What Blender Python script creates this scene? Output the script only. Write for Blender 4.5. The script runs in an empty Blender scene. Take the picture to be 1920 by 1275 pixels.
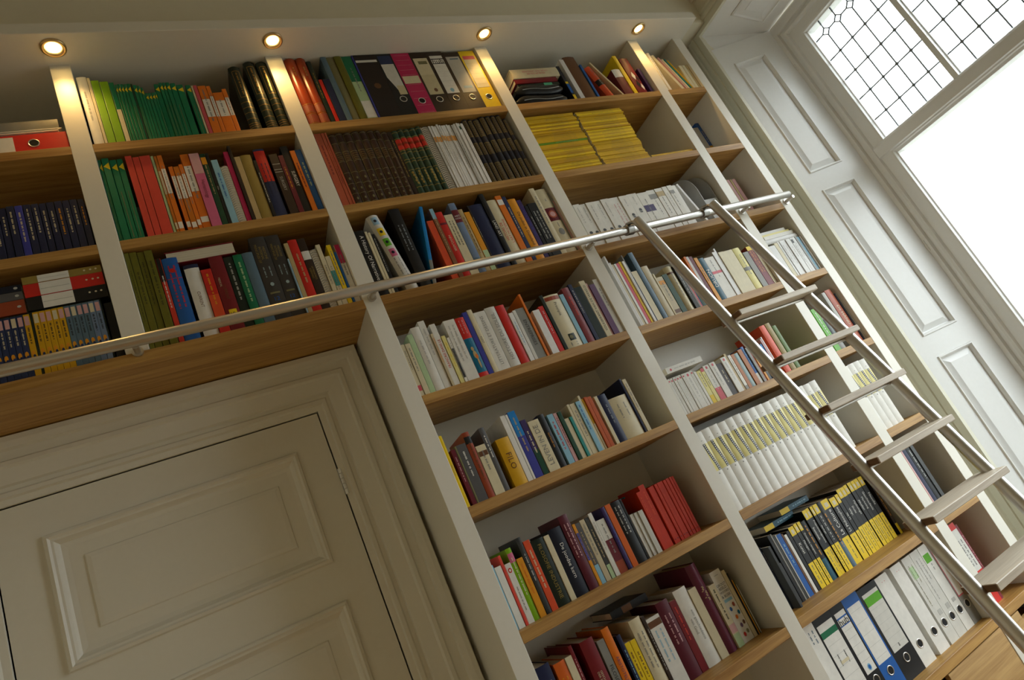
import bpy, math, random
from mathutils import Matrix, Vector

random.seed(7)
SC = bpy.context.scene
COL = SC.collection

# ---------------------------------------------------------------- camera
cam_d = bpy.data.cameras.new('camera')
cam_d.sensor_width = 36.0
cam_d.lens = 36.0 * 1173.852 / 1920.0
cam_d.clip_start = 0.02
cam = bpy.data.objects.new('camera', cam_d)
COL.objects.link(cam)
_X = Vector((0.85262463, -0.32336513, -0.41044638))
_Y = Vector((0.25243489, -0.43284921, 0.8654006))
_Z = Vector((-0.45750177, -0.84147285, -0.28742926))
cam.matrix_world = Matrix(((_X.x, _Y.x, _Z.x, -0.5576), (_X.y, _Y.y, _Z.y, -1.8328), (_X.z, _Y.z, _Z.z, 1.5968), (0, 0, 0, 1)))
SC.camera = cam

# ---------------------------------------------------------------- sky, daylight, exposure
SKY_STRENGTH = 6.0
world = bpy.data.worlds.new('overcast_sky')
SC.world = world
world.use_nodes = True
_bg = world.node_tree.nodes['Background']
_bg.inputs[0].default_value = (0.92, 0.97, 1.0, 1)
_bg.inputs[1].default_value = SKY_STRENGTH
_pd = bpy.data.lights.new('window_portal', 'AREA')
_pd.shape = 'RECTANGLE'; _pd.size = 3.2; _pd.size_y = 2.2
_pd.cycles.is_portal = True
_po = bpy.data.objects.new('window_portal', _pd); COL.objects.link(_po)
_po.location = (2.98, -1.08, 1.98)
_po.rotation_euler = (0, math.radians(90), 0)
_po['kind'] = 'helper'
SPOT_WATT = 3.2
SC.view_settings.view_transform = 'Standard'
SC.view_settings.look = 'None'
SC.view_settings.gamma = 1.0
SC.view_settings.use_curve_mapping = False
SC.view_settings.exposure = 0.5

# ---------------------------------------------------------------- helpers
def link(o, parent=None):
    COL.objects.link(o)
    if parent is not None:
        o.parent = parent
    return o

def mesh_obj(name, verts, faces, mat, parent=None, smooth=False, mw=None):
    me = bpy.data.meshes.new(name)
    me.from_pydata([tuple(v) for v in verts], [], faces)
    me.validate()
    if isinstance(mat, (list, tuple)):
        for m in mat: me.materials.append(m)
    elif mat is not None:
        me.materials.append(mat)
    if smooth:
        for p in me.polygons: p.use_smooth = True
    o = bpy.data.objects.new(name, me)
    link(o, parent)
    if mw is not None:
        o.matrix_basis = mw
    return o

def tag(o, label=None, cat=None, group=None, kind=None):
    if label: o['label'] = label
    if cat: o['category'] = cat
    if group: o['group'] = group
    if kind: o['kind'] = kind
    return o

def empty(name, loc=(0, 0, 0), rot=(0, 0, 0)):
    o = bpy.data.objects.new(name, None)
    o.empty_display_size = 0.05
    link(o)
    o.location = loc; o.rotation_euler = rot
    return o

class MB:
    """collects shapes into one mesh"""
    def __init__(s): s.v = []; s.f = []
    def add(s, v, f):
        n = len(s.v); s.v += [tuple(p) for p in v]; s.f += [tuple(i + n for i in q) for q in f]; return s
    def box(s, x0, x1, y0, y1, z0, z1, b=0.0):
        if b <= 0:
            v = [(x, y, z) for z in (z0, z1) for y in (y0, y1) for x in (x0, x1)]
            f = [(0, 2, 3, 1), (4, 5, 7, 6), (0, 1, 5, 4), (2, 6, 7, 3), (0, 4, 6, 2), (1, 3, 7, 5)]
            return s.add(v, f)
        # chamfered box: 24 verts
        v = []; f = []
        P = {}
        for sx in (0, 1):
            for sy in (0, 1):
                for sz in (0, 1):
                    X = (x0, x1)[sx]; Y = (y0, y1)[sy]; Z = (z0, z1)[sz]
                    dx = b if sx == 0 else -b; dy = b if sy == 0 else -b; dz = b if sz == 0 else -b
                    P[sx, sy, sz, 'x'] = len(v); v.append((X, Y + dy, Z + dz))
                    P[sx, sy, sz, 'y'] = len(v); v.append((X + dx, Y, Z + dz))
                    P[sx, sy, sz, 'z'] = len(v); v.append((X + dx, Y + dy, Z))
        def q(*k): f.append(tuple(P[i] for i in k))
        for a in (0, 1):
            k = [(a, 0, 0, 'x'), (a, 0, 1, 'x'), (a, 1, 1, 'x'), (a, 1, 0, 'x')]; q(*(k if a == 0 else k[::-1]))
            k = [(0, a, 0, 'y'), (1, a, 0, 'y'), (1, a, 1, 'y'), (0, a, 1, 'y')]; q(*(k if a == 0 else k[::-1]))
            k = [(0, 0, a, 'z'), (0, 1, a, 'z'), (1, 1, a, 'z'), (1, 0, a, 'z')]; q(*(k if a == 0 else k[::-1]))
        for a in (0, 1):
            for c in (0, 1):
                k = [(a, c, 0, 'x'), (a, c, 0, 'y'), (a, c, 1, 'y'), (a, c, 1, 'x')]; q(*(k if a == c else k[::-1]))
                k = [(a, 0, c, 'x'), (a, 1, c, 'x'), (a, 1, c, 'z'), (a, 0, c, 'z')]; q(*(k if a == c else k[::-1]))
                k = [(0, a, c, 'y'), (0, a, c, 'z'), (1, a, c, 'z'), (1, a, c, 'y')]; q(*(k if a == c else k[::-1]))
                for e in (0, 1):
                    k = [(a, c, e, 'x'), (a, c, e, 'z'), (a, c, e, 'y')]; q(*(k if (a + c + e) % 2 == 0 else k[::-1]))
        return s.add(v, f)
    def tube(s, pts, r, n=16, caps=True):
        rings = []
        P = [Vector(p) for p in pts]
        up0 = None
        for i, p in enumerate(P):
            t = (P[min(i + 1, len(P) - 1)] - P[max(i - 1, 0)]).normalized()
            if up0 is None:
                up0 = Vector((0, 0, 1)) if abs(t.z) < 0.9 else Vector((0, 1, 0))
            a = t.cross(up0).normalized(); b2 = a.cross(t).normalized(); up0 = b2
            rr = r[i] if isinstance(r, (list, tuple)) else r
            rings.append([p + a * rr * math.cos(k * 2 * math.pi / n) + b2 * rr * math.sin(k * 2 * math.pi / n) for k in range(n)])
        v = [q for rg in rings for q in rg]; f = []
        for i in range(len(rings) - 1):
            for k in range(n):
                f.append((i * n + k, i * n + (k + 1) % n, (i + 1) * n + (k + 1) % n, (i + 1) * n + k))
        if caps:
            f.append(tuple(range(n))[::-1]); f.append(tuple((len(rings) - 1) * n + k for k in range(n)))
        return s.add(v, f)
    def ring(s, rect, prof, tf, fill=None, open_bottom=False):
        """profile (offset, height) swept round a rectangle (u0,u1,v0,v1); tf maps (u,v,h) to a point"""
        u0, u1, v0, v1 = rect; v = []; f = []
        for o, h in prof:
            vb = v0 if open_bottom else v0 - o
            v += [tf(u0 - o, vb, h), tf(u1 + o, vb, h), tf(u1 + o, v1 + o, h), tf(u0 - o, v1 + o, h)]
        for i in range(len(prof) - 1):
            for k in range(4):
                if open_bottom and k == 0: continue
                a, b = 4 * i + k, 4 * i + (k + 1) % 4
                f.append((a, b, b + 4, a + 4))
        if fill is not None:
            i = 4 * (0 if fill == 0 else len(prof) - 1)
            f.append((i, i + 1, i + 2, i + 3))
        return s.add(v, f)
    def build(s, name, mat, parent=None, smooth=False, mw=None):
        return mesh_obj(name, s.v, s.f, mat, parent, smooth, mw)

def shade_auto(o, ang=35):
    me = o.data
    for p in me.polygons: p.use_smooth = True
    try: me.set_sharp_from_angle(angle=math.radians(ang))
    except Exception: pass
    return o

# ---------------------------------------------------------------- materials
def new_mat(name):
    m = bpy.data.materials.new(name); m.use_nodes = True
    return m, m.node_tree.nodes, m.node_tree.links, m.node_tree.nodes['Principled BSDF']

def paint(name, col, rough=0.45, bump=0.02, scale=60):
    m, N, L, B = new_mat(name)
    tc = N.new('ShaderNodeTexCoord'); nz = N.new('ShaderNodeTexNoise'); nz.inputs['Scale'].default_value = scale
    L.new(tc.outputs['Object'], nz.inputs['Vector'])
    mx = N.new('ShaderNodeMix'); mx.data_type = 'RGBA'
    mx.inputs[6].default_value = (col[0] * .96, col[1] * .96, col[2] * .95, 1); mx.inputs[7].default_value = (*col, 1)
    L.new(nz.outputs['Fac'], mx.inputs[0]); L.new(mx.outputs[2], B.inputs['Base Color'])
    bp = N.new('ShaderNodeBump'); bp.inputs['Strength'].default_value = bump; bp.inputs['Distance'].default_value = 0.01
    L.new(nz.outputs['Fac'], bp.inputs['Height']); L.new(bp.outputs['Normal'], B.inputs['Normal'])
    B.inputs['Roughness'].default_value = rough
    return m

def wood(name, dark, light, stretch=(1.2, 26, 26), rough=0.5, seed=0.0):
    m, N, L, B = new_mat(name)
    tc = N.new('ShaderNodeTexCoord'); mp = N.new('ShaderNodeMapping')
    mp.inputs['Scale'].default_value = stretch; mp.inputs['Location'].default_value = (seed, seed * 2, seed)
    L.new(tc.outputs['Object'], mp.inputs['Vector'])
    n1 = N.new('ShaderNodeTexNoise'); n1.inputs['Scale'].default_value = 1.6; n1.inputs['Detail'].default_value = 7; n1.inputs['Roughness'].default_value = .62
    n1.inputs['Distortion'].default_value = .6
    L.new(mp.outputs['Vector'], n1.inputs['Vector'])
    mp2 = N.new('ShaderNodeMapping'); mp2.inputs['Scale'].default_value = tuple(v * 6 for v in stretch); L.new(tc.outputs['Object'], mp2.inputs['Vector'])
    n2 = N.new('ShaderNodeTexNoise'); n2.inputs['Scale'].default_value = 1.5; n2.inputs['Detail'].default_value = 3
    L.new(mp2.outputs['Vector'], n2.inputs['Vector'])
    cr = N.new('ShaderNodeValToRGB'); cr.color_ramp.elements[0].position = .33; cr.color_ramp.elements[0].color = (*dark, 1)
    cr.color_ramp.elements[1].position = .68; cr.color_ramp.elements[1].color = (*light, 1)
    ad = N.new('ShaderNodeMath'); ad.operation = 'MULTIPLY_ADD'; ad.inputs[1].default_value = .28; 
    sb = N.new('ShaderNodeMath'); sb.operation = 'SUBTRACT'; sb.inputs[1].default_value = .14
    L.new(n2.outputs['Fac'], ad.inputs[0]); L.new(n1.outputs['Fac'], ad.inputs[2]); L.new(ad.outputs[0], sb.inputs[0])
    L.new(sb.outputs[0], cr.inputs['Fac']); L.new(cr.outputs['Color'], B.inputs['Base Color'])
    bp = N.new('ShaderNodeBump'); bp.inputs['Strength'].default_value = .08; bp.inputs['Distance'].default_value = .004
    L.new(sb.outputs[0], bp.inputs['Height']); L.new(bp.outputs['Normal'], B.inputs['Normal'])
    B.inputs['Roughness'].default_value = rough
    return m

def metal(name, col, rough, aniso=(30, 30, 30)):
    m, N, L, B = new_mat(name)
    tc = N.new('ShaderNodeTexCoord'); mp = N.new('ShaderNodeMapping'); mp.inputs['Scale'].default_value = aniso
    nz = N.new('ShaderNodeTexNoise'); nz.inputs['Scale'].default_value = 1.0
    L.new(tc.outputs['Object'], mp.inputs['Vector']); L.new(mp.outputs['Vector'], nz.inputs['Vector'])
    mr = N.new('ShaderNodeMapRange'); mr.inputs['To Min'].default_value = rough * .95; mr.inputs['To Max'].default_value = rough * 1.06
    L.new(nz.outputs['Fac'], mr.inputs['Value']); L.new(mr.outputs['Result'], B.inputs['Roughness'])
    B.inputs['Base Color'].default_value = (*col, 1); B.inputs['Metallic'].default_value = 1.0
    return m

M_WHITE = paint('white_satin_paint', (.79, .75, .64), .42)
M_UPR = paint('bookcase_white_lacquer', (.80, .77, .68), .4, .01)
M_TRIM = paint('white_gloss_trim', (.85, .855, .84), .3, .01)
M_FLUTE = paint('cream_trim_paint', (.72, .70, .57), .45, .01)
M_WALL = paint('cream_wall_paint', (.78, .73, .58), .8, .05, 30)
M_CREAM = paint('warm_cream_wall_paint', (.86, .77, .56), .8, .05, 30)
M_GROUND = paint('neutral_grey_ground', (.13, .13, .12), .9, .2, 3)
M_OCHRE = paint('ochre_wall_paint', (.52, .38, .19), .8, .05, 30)
M_CEIL = paint('ceiling_paint', (.82, .78, .68), .8, .05, 30)
M_OAK = wood('oak_shelf', (.30, .14, .026), (.54, .31, .085))
M_OAKD = wood('oak_drawer', (.38, .22, .08), (.58, .37, .15), seed=3.3)
M_TREAD = wood('pale_oak_tread', (.54, .45, .34), (.76, .67, .54), seed=7.1)
M_TREADEND = wood('dark_end_grain', (.13, .07, .03), (.24, .13, .06), (30, 4, 30), seed=5)
M_FLOOR = wood('oak_floor', (.30, .16, .05), (.50, .29, .11), (20, 1.5, 20), .4)
M_STEEL = metal('brushed_steel', (.62, .60, .56), .36)
M_STEELD = metal('dark_steel', (.30, .29, .27), .35)
M_BRASS = metal('warm_steel_ring', (.62, .46, .24), .35)
M_LEAD = paint('lead_came', (.22, .25, .28), .5, .0)

def glass_mat():
    m, N, L, B = new_mat('clear_pane')
    N.remove(B)
    tr = N.new('ShaderNodeBsdfTransparent'); tr.inputs[0].default_value = (.97, .985, .98, 1)
    gl = N.new('ShaderNodeBsdfGlossy'); gl.inputs['Roughness'].default_value = .02
    fr = N.new('ShaderNodeFresnel'); ge = N.new('ShaderNodeNewGeometry'); ma = N.new('ShaderNodeMapRange'); ma.inputs['To Min'].default_value = 1.45; ma.inputs['To Max'].default_value = 1 / 1.45; L.new(ge.outputs['Backfacing'], ma.inputs['Value']); L.new(ma.outputs['Result'], fr.inputs['IOR'])
    mx = N.new('ShaderNodeMixShader'); L.new(fr.outputs[0], mx.inputs[0]); L.new(tr.outputs[0], mx.inputs[1]); L.new(gl.outputs[0], mx.inputs[2])
    L.new(mx.outputs[0], N['Material Output'].inputs['Surface'])
    return m
M_GLASS = glass_mat()
def emit_mat(name, col, s):
    m, N, L, B = new_mat(name)
    B.inputs['Emission Color'].default_value = (*col, 1); B.inputs['Emission Strength'].default_value = s
    B.inputs['Base Color'].default_value = (.9, .85, .7, 1)
    return m
M_BULB = emit_mat('lit_halogen_lens', (1.0, .66, .22), 16.0)

# ---------------------------------------------------------------- dimensions
UP = [(-.687, -.628), (0.0, .0586), (.9, .9586), (1.787, 1.8456), (2.0977, 2.1563)]   # uprights, x
ZT = [None] + [3.2521 - .37403 * i for i in range(8)]       # shelf tops 1..8
TH = .0328
ZS = 3.593      # soffit
D = .313        # back wall plane
XW = 2.34       # window wall plane
CEIL = 3.93

# ---------------------------------------------------------------- room shell
tag(MB().box(-3.4, 3.0, -4.6, .5, -.1, 0).build('floor', M_FLOOR), kind='structure')
tag(MB().box(-3.4, 3.0, -4.6, .5, CEIL, CEIL + .1).build('ceiling', M_CEIL), kind='structure')
tag(MB().box(-2.2, -2.1, -4.6, .5, 0, CEIL).build('wall_left', M_CREAM), kind='structure')  # unseen wall, drawn in close and made cream to bounce window light
tag(MB().box(3.1, 60, -45, 45, -.75, -.7).build('ground', M_GROUND), kind='structure')  # unseen ground, added to dim the light rising from outside
tag(MB().box(-3.4, 3.0, -4.7, -4.6, 0, CEIL).build('wall_front', M_CREAM), kind='structure')
DX0, DX1, DZ = -1.131, -.204, 2.278
bw = MB().box(-3.4, DX0, D, D + .15, 0, CEIL).box(DX1, 3.0, D, D + .15, 0, CEIL).box(DX0, DX1, D, D + .15, DZ, CEIL).box(DX0, DX1, D + .10, D + .15, 0, DZ)  # last slab seals the doorway behind the leaf, added to stop light leaking
tag(bw.build('wall_back', M_WALL), kind='structure')
# window wall with a splayed opening
OY0, OY1, OZ0, OZ1 = -2.15, .012, .45, 3.611
IY0, IY1, IZ0, IZ1 = -2.034, -.1046, .45, 3.5054
XI = 2.70
rw = MB().box(XW, 3.0, OY1 + .002, D, 0, CEIL).box(XW, 3.0, -4.6, OY0, 0, CEIL).box(XW, 3.0, OY0, OY1 + .002, OZ1, CEIL).box(XW, 3.0, OY0, OY1 + .002, 0, OZ0)
rw.box(XI + .012, 3.0, OY0, OY1 + .002, IZ1 - .005, OZ1 + .001).box(XI + .06, 3.0, IY1 - .02, OY1 + .002, OZ0, OZ1).box(XI + .06, 3.0, OY0, IY0 + .02, OZ0, OZ1)  # infill added behind head and shutters to shut out stray daylight
tag(rw.build('wall_right', M_WALL), kind='structure')
# coving where ceiling meets window wall and back wall
cv = MB()
prof = [(0, 0), (.16, 0), (.16, .02), (.14, .025), (.10, .045), (.06, .09), (.035, .13), (.02, .135), (.02, .15), (0, .15)]
v = [(XW - a, y, CEIL - b) for y in (-4.6, D) for a, b in prof]; n = len(prof)
cv.add(v, [(i, (i + 1) % n, n + (i + 1) % n, n + i) for i in range(n)])
v = [(x, D - a, CEIL - b) for x in (-3.4, XW) for a, b in prof]
cv.add(v, [(i, n + i, n + (i + 1) % n, (i + 1) % n) for i in range(n)])
tag(cv.build('trim_ceiling', M_CEIL), kind='structure')

# ---------------------------------------------------------------- door
door = MB()
PD = .012
Fy = D - .002       # face of door leaf
def tfd(u, v, h): return (u, Fy - h, v)
panels = [(-1.019, -.309, 1.787, 2.166), (-1.019, -.309, 1.02, 1.669), (-1.019, -.309, .18, .90)]
g = .004
xs = [DX0 + g, -1.019, -.309, DX1 - g]
zs = [.01, .18, .90, 1.02, 1.669, 1.787, 2.166, DZ - g]
for i in range(3):
    for j in range(7):
        if i == 1 and j in (1, 3, 5): continue
        door.box(xs[i], xs[i + 1], Fy, Fy + .04, zs[j], zs[j + 1])
d1 = door.build('door_1', M_WHITE); tag(d1, 'white panelled door set under the oak shelf', kind='structure')
for r in panels:
    MB().ring(r, [(0, 0), (-.004, .009), (-.012, .012), (-.018, .006), (-.024, .005), (-.03, -.004), (-.036, -.010), (-.05, -.012), (-.085, -.012), (-.088, -.008), (-.10, -.006)], tfd, fill=1).build('raised_panel', M_WHITE, d1)
hg = MB()
for zc in (2.02, .5):
    for k in range(5): hg.tube([(DX1 + .002, D - .012, zc - .045 + k * .018), (DX1 + .002, D - .012, zc - .029 + k * .018)], .0065, 10)
shade_auto(hg.build('hinge', M_TRIM, d1))
ar = MB().ring((DX0, DX1, 0, DZ), [(0, -.03), (0, .012), (.018, .014), (.022, .024), (.034, .024), (.040, .016), (.052, .016), (.056, .026), (.10, .034), (.106, .044), (.118, .044), (.124, .036), (.150, .038), (.154, .052), (.172, .056), (.188, .056), (.188, 0)],
               lambda u, v, h: (u, D - h, v), open_bottom=True)
tag(ar.build('trim_door', M_WHITE), 'moulded white door surround', kind='structure')

# ---------------------------------------------------------------- window
win = tag(empty('window_1', (XI, -1.1, OZ0)), 'tall window with leaded upper lights', kind='structure')
WM = win.matrix_basis.inverted() if False else Matrix.Translation((-XI, 1.1, -OZ0))
def wpart(mb, name, mat, parent=win, smooth=False):
    o = mb.build(name, mat, parent, smooth)
    if parent is win: o.matrix_basis = WM
    return o
# architrave on the room side, fluted
wpart(MB().ring((OY0, OY1, OZ0, OZ1), [(0, -.01), (0, .022), (.018, .022), (.021, .014), (.040, .014), (.043, .021), (.062, .021), (.065, .013), (.080, .012), (.088, .018), (.09, 0)],
                lambda u, v, h: (XW - h, u, v), open_bottom=True), 'architrave', M_FLUTE)
# splayed head
ph = Vector((XW, 0, OZ1)); dh = Vector((XI - XW, 0, IZ1 - OZ1)); Lh = dh.length; dh.normalize(); nh = Vector((dh.z, 0, -dh.x))
if nh.z > 0: nh = -nh
def tfh(u, v, h):   # u along y, v along depth
    p = ph + dh * v + nh * h; return (p.x, u, p.z)
hd = MB()
hpan = [(-1.98, -1.40, .08, .297), (-1.31, -.74, .08, .297), (-.655, -.142, .08, .297)]
hd.add([tfh(OY0, 0, 0), tfh(OY1, 0, 0), tfh(OY1, Lh, 0), tfh(OY0, Lh, 0), tfh(OY0, 0, -.04), tfh(OY1, 0, -.04), tfh(OY1, Lh, -.04), tfh(OY0, Lh, -.04)],
       [(0, 1, 2, 3), (4, 7, 6, 5), (0, 4, 5, 1), (2, 6, 7, 3), (1, 5, 6, 2), (0, 3, 7, 4)])
wpart(hd, 'head_lining', M_TRIM)
for r in hpan:
    wpart(MB().ring(r, [(0, .0), (0, .006), (-.008, .010), (-.014, .004), (-.018, .003), (-.05, .010), (-.052, .012)], tfh, fill=1), 'head_panel', M_TRIM)
# shutter leaf on the near side and its twin on the far side
def shutter(y0, y1, sgn):
    p0 = Vector((XW, y0, 0)); d = Vector((XI - XW, y1 - y0, 0)); L = d.length; d.normalize()
    nn = Vector((-abs(d.y), -sgn * abs(d.x), 0)).normalized()
    def tf(u, v, h):
        p = p0 + d * u + nn * h; return (p.x, p.y, v)
    mb = MB()
    us = [.0, .068, .267, L]
    PZ = [(.62, 1.555), (1.66, 2.515), (2.62, 3.378)]
    zc = [OZ0] + [z for a in PZ for z in a] + [3.505]
    for i in range(3):
        for j in range(len(zc) - 1):
            if i == 1 and j % 2 == 1: continue
            a = [tf(u, v, h) for h in (-.03, 0) for v in (zc[j], zc[j + 1]) for u in (us[i], us[i + 1])]
            mb.add(a, [(0, 2, 3, 1), (4, 5, 7, 6), (0, 1, 5, 4), (2, 6, 7, 3), (0, 4, 6, 2), (1, 3, 7, 5)])
    sh = wpart(mb, 'shutter', M_TRIM)
    for a, b in PZ:
        MB().ring((.068, .267, a, b), [(0, 0), (-.003, .006), (-.008, .006), (-.013, -.002), (-.016, -.012), (-.020, -.013), (-.044, -.004), (-.047, -.003)], tf, fill=1).build('raised_panel', M_TRIM, sh)
    # dark joint behind the leaf
    for zc_ in (3.235, 2.045, .9):
        h2 = MB()
        for k in range(3): h2.tube([tf(L - .004, zc_ - .03 + k * .021, .004), tf(L - .004, zc_ - .012 + k * .021, .004)], .005, 8)
        h2.build('hinge', M_TRIM, sh)
    # filler wedge between the shutter top and the sloping head
    w = [tf(0, 3.507, -.012), tf(L, 3.507, -.012), (XW, y0, OZ1 - .002), tf(0, 3.507, -.03), tf(L, 3.507, -.03), (XW, y0 + sgn * .018, OZ1 - .002)]
    wpart(MB().add(w, [(0, 1, 2), (3, 5, 4), (0, 2, 5, 3), (0, 3, 4, 1), (1, 4, 5, 2)]), 'filler_strip', M_TRIM)
shutter(OY1, IY1, 1)
shutter(OY0, IY0, -1)
# frame
fr = MB()
FX0, FX1 = XI, XI + .10
GX = 2.742
GY0, GY1 = -1.87, -.2421       # glazed width
def tfx(u, v, h): return (XI - h + .0, u, v)
fr.ring((IY0 + .135, IY1 - .135, IZ0 + .12, IZ1 - .172), [(0, -.10), (0, -.035), (.006, -.03), (.010, -.018), (.018, -.016), (.070, -.016), (.076, -.004), (.088, .0), (.092, -.012), (.11, -.012), (.115, .004), (.125, .004), (.165, .004)], tfx)
wpart(fr, 'frame', M_TRIM)
# transom
TZ0, TZ1 = 2.5126, 2.612
tr = MB()
pr = [(2.800, TZ0), (2.735, TZ0), (2.730, TZ0 + .012), (2.720, TZ0 + .016), (2.718, TZ0 + .022), (2.708, TZ0 + .026), (2.708, TZ1 - .02), (2.715, TZ1 - .008), (2.730, TZ1), (2.800, TZ1)]
n = len(pr)
tr.add([(x, y, z) for y in (IY0 + .06, IY1 - .06) for x, z in pr], [(i, (i + 1) % n, n + (i + 1) % n, n + i) for i in range(n)])
wpart(tr, 'transom', M_TRIM)
# mullions of the upper lights
PW, MW = .3704, .036
lights = []
y = GY1
for k in range(4):
    lights.append((y - PW, y)); y -= PW + MW
for k in range(3):
    a = lights[k][0]
    wpart(MB().box(GX - .035, GX + .04, a - MW + .006, a - .006, TZ1 - .01, 3.36).box(GX - .01, GX + .04, a - MW, a, TZ1 - .01, 3.36), 'mullion', M_TRIM)
# lower sash: meeting stile
wpart(MB().box(GX - .03, GX + .04, -1.092, -1.042, IZ0 + .1, TZ0 + .01), 'mullion', M_TRIM)
# leaded lights
vz = [3.334, 3.2576, 3.1232, 2.9877, 2.8555, 2.7189, TZ1 - .002]
offs = [0, .0688, .1482, .2276, .3069, PW]
for a, b in lights:
    ys = [b - o for o in offs]
    lead = MB()
    r = .0029
    dd = .0222
    for yy in ys[1:-1]:
        lead.box(GX - .003, GX + .003, yy - r, yy + r, vz[-1], vz[1] - dd).box(GX - .003, GX + .003, yy - r, yy + r, vz[1] + dd, vz[0])
        for s1, s2 in ((1, 1), (1, -1), (-1, 1), (-1, -1)):
            p = [(yy + s1 * dd, vz[1]), (yy, vz[1] + s2 * dd)]
            q = Vector((p[1][0] - p[0][0], p[1][1] - p[0][1])); nrm = Vector((-q.y, q.x)).normalized() * r
            vv = [(x, p[i][0] + s * nrm.x, p[i][1] + s * nrm.y) for x in (GX - .003, GX + .003) for i in (0, 1) for s in (-1, 1)]
            lead.add(vv, [(0, 2, 3, 1), (4, 5, 7, 6), (0, 1, 5, 4), (2, 6, 7, 3), (0, 4, 6, 2), (1, 3, 7, 5)])
    for zz in vz[2:-1]:
        lead.box(GX - .0032, GX + .0032, a, b, zz - r, zz + r)
        for yy in ys[1:-1]: lead.box(GX - .005, GX + .005, yy - .0055, yy + .0055, zz - .0055, zz + .0055)
    seg = [b] + [q for yy in ys[1:-1] for q in (yy + dd, yy - dd)] + [a]
    for i in range(0, len(seg), 2): lead.box(GX - .003, GX + .003, seg[i + 1], seg[i], vz[1] - r, vz[1] + r)
    wpart(lead, 'lead_cames', M_LEAD)
    for i in range(5):
        for j in range(6):
            wpart(MB().box(GX - .001, GX + .001, ys[i + 1] + .001, ys[i] - .001, vz[j + 1] + .001, vz[j] - .001), 'pane', M_GLASS)
wpart(MB().box(GX - .002, GX + .002, -1.91, -1.085, IZ0 + .11, TZ0 + .01), 'pane', M_GLASS)
wpart(MB().box(GX - .002, GX + .002, -1.05, -.232, IZ0 + .11, TZ0 + .01), 'pane', M_GLASS)
wpart(MB().box(XW - .03, XI + .08, OY0, OY1, OZ0 - .04, OZ0), 'sill', M_TRIM)

# ---------------------------------------------------------------- bookcase
bc = tag(empty('bookcase', (.7, .15, 0)), 'built-in white bookcase with oak shelves around the door', 'bookcase')
BM = Matrix.Translation((-.7, -.15, 0))
def bpart(mb, name, mat, parent=bc):
    o = mb.build(name, mat, parent)
    if parent is bc: o.matrix_basis = BM
    return o
BACK = D - .004
for i, (a, b) in enumerate(UP):
    z0 = ZT[3] if i == 0 else 0.0
    bpart(MB().box(a, b, 0, BACK, z0, ZS, .0012), 'upright', M_UPR)
bpart(MB().box(-1.74, -1.68, 0, BACK, 0.0, ZS, .0012), 'upright', M_UPR)
bays = [(-1.68, UP[0][0]), (UP[0][1], UP[1][0]), (UP[1][1], UP[2][0]), (UP[2][1], UP[3][0]), (UP[3][1], UP[4][0])]
for bi, (a, b) in enumerate(bays):
    rows = range(1, 3) if bi < 2 else range(1, 9)
    for r in rows:
        bpart(MB().box(a, b, 0.0, BACK - .006, ZT[r] - TH, ZT[r], .0012), 'shelf', M_OAK)
    zlow = ZT[3] if bi < 2 else .08
    bpart(MB().box(a, b, BACK - .006, BACK, zlow, ZS), 'back_panel', M_UPR)
bpart(MB().box(-1.68, UP[1][0], 0.0, BACK, ZT[3] - TH, ZT[3], .0012), 'shelf', M_OAK)
# canopy
bpart(MB().box(-1.74, 2.178, -.125, BACK, ZS, ZS + .045, .0015), 'canopy', M_UPR)
tag(MB().box(-1.74, XW - .001, -.055, D, ZS + .0455, CEIL).build('wall_bulkhead', M_WALL), kind='structure')
# drawers under the lowest shelf
for bi in (2, 3, 4):
    a, b = bays[bi]
    zt = ZT[8] - TH
    c = (a + b) / 2; hw = .055 if bi < 4 else .05
    dr = MB().box(a + .003, c - hw, .002, .022, zt - .262, zt - .004).box(c + hw, b - .003, .002, .022, zt - .262, zt - .004).box(c - hw, c + hw, .002, .022, zt - .262, zt - .036)
    bpart(dr, 'drawer_front', M_OAKD)
    bpart(MB().box(a + .003, b - .003, .002, .022, .09, zt - .268), 'drawer_front', M_OAKD)
    bpart(MB().box(a + .01, b - .01, .05, .29, .1, zt - .06), 'drawer_box', M_OAKD)
    bpart(MB().box(a, b, .03, .05, 0, .085), 'plinth', M_UPR)

# ---------------------------------------------------------------- recessed spotlights
def spotlight(x, y, label):
    o = tag(empty('recessed_spotlight', (x, y, ZS)), label, 'spotlight', 'spotlights in the bookcase canopy')
    n = 32
    rp = [(.0365, -.0005), (.0362, -.004), (.033, -.0065), (.029, -.0065), (.0215, -.002), (.0205, .012)]
    v = [(r * math.cos(2 * math.pi * k / n), r * math.sin(2 * math.pi * k / n), h) for r, h in rp for k in range(n)]
    f = [(i * n + k, i * n + (k + 1) % n, (i + 1) * n + (k + 1) % n, (i + 1) * n + k) for i in range(len(rp) - 1) for k in range(n)]
    mesh_obj('trim_ring', v, f, M_BRASS, o, True)
    rl = [(.0208, .0), (.016, -.002), (.009, -.0035), (.0015, -.004)]
    v = [(r * math.cos(2 * math.pi * k / n), r * math.sin(2 * math.pi * k / n), h) for r, h in rl for k in range(n)]
    f = [(i * n + k, i * n + (k + 1) % n, (i + 1) * n + (k + 1) % n, (i + 1) * n + k) for i in range(len(rl) - 1) for k in range(n)] + [tuple(range(3 * n, 4 * n))]
    mesh_obj('lamp_lens', v, f, M_BULB, o, True)
    ld = bpy.data.lights.new('spot_bulb', 'SPOT'); ld.energy = SPOT_WATT; ld.color = (1, .60, .20)
    ld.spot_size = math.radians(112); ld.spot_blend = .9; ld.shadow_soft_size = .02
    lo = bpy.data.objects.new('spot_bulb', ld); link(lo, o); lo.location = (0, 0, -.012)
spotlight(-.657, -.07, 'round lit spotlight leftmost in the canopy')
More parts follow.
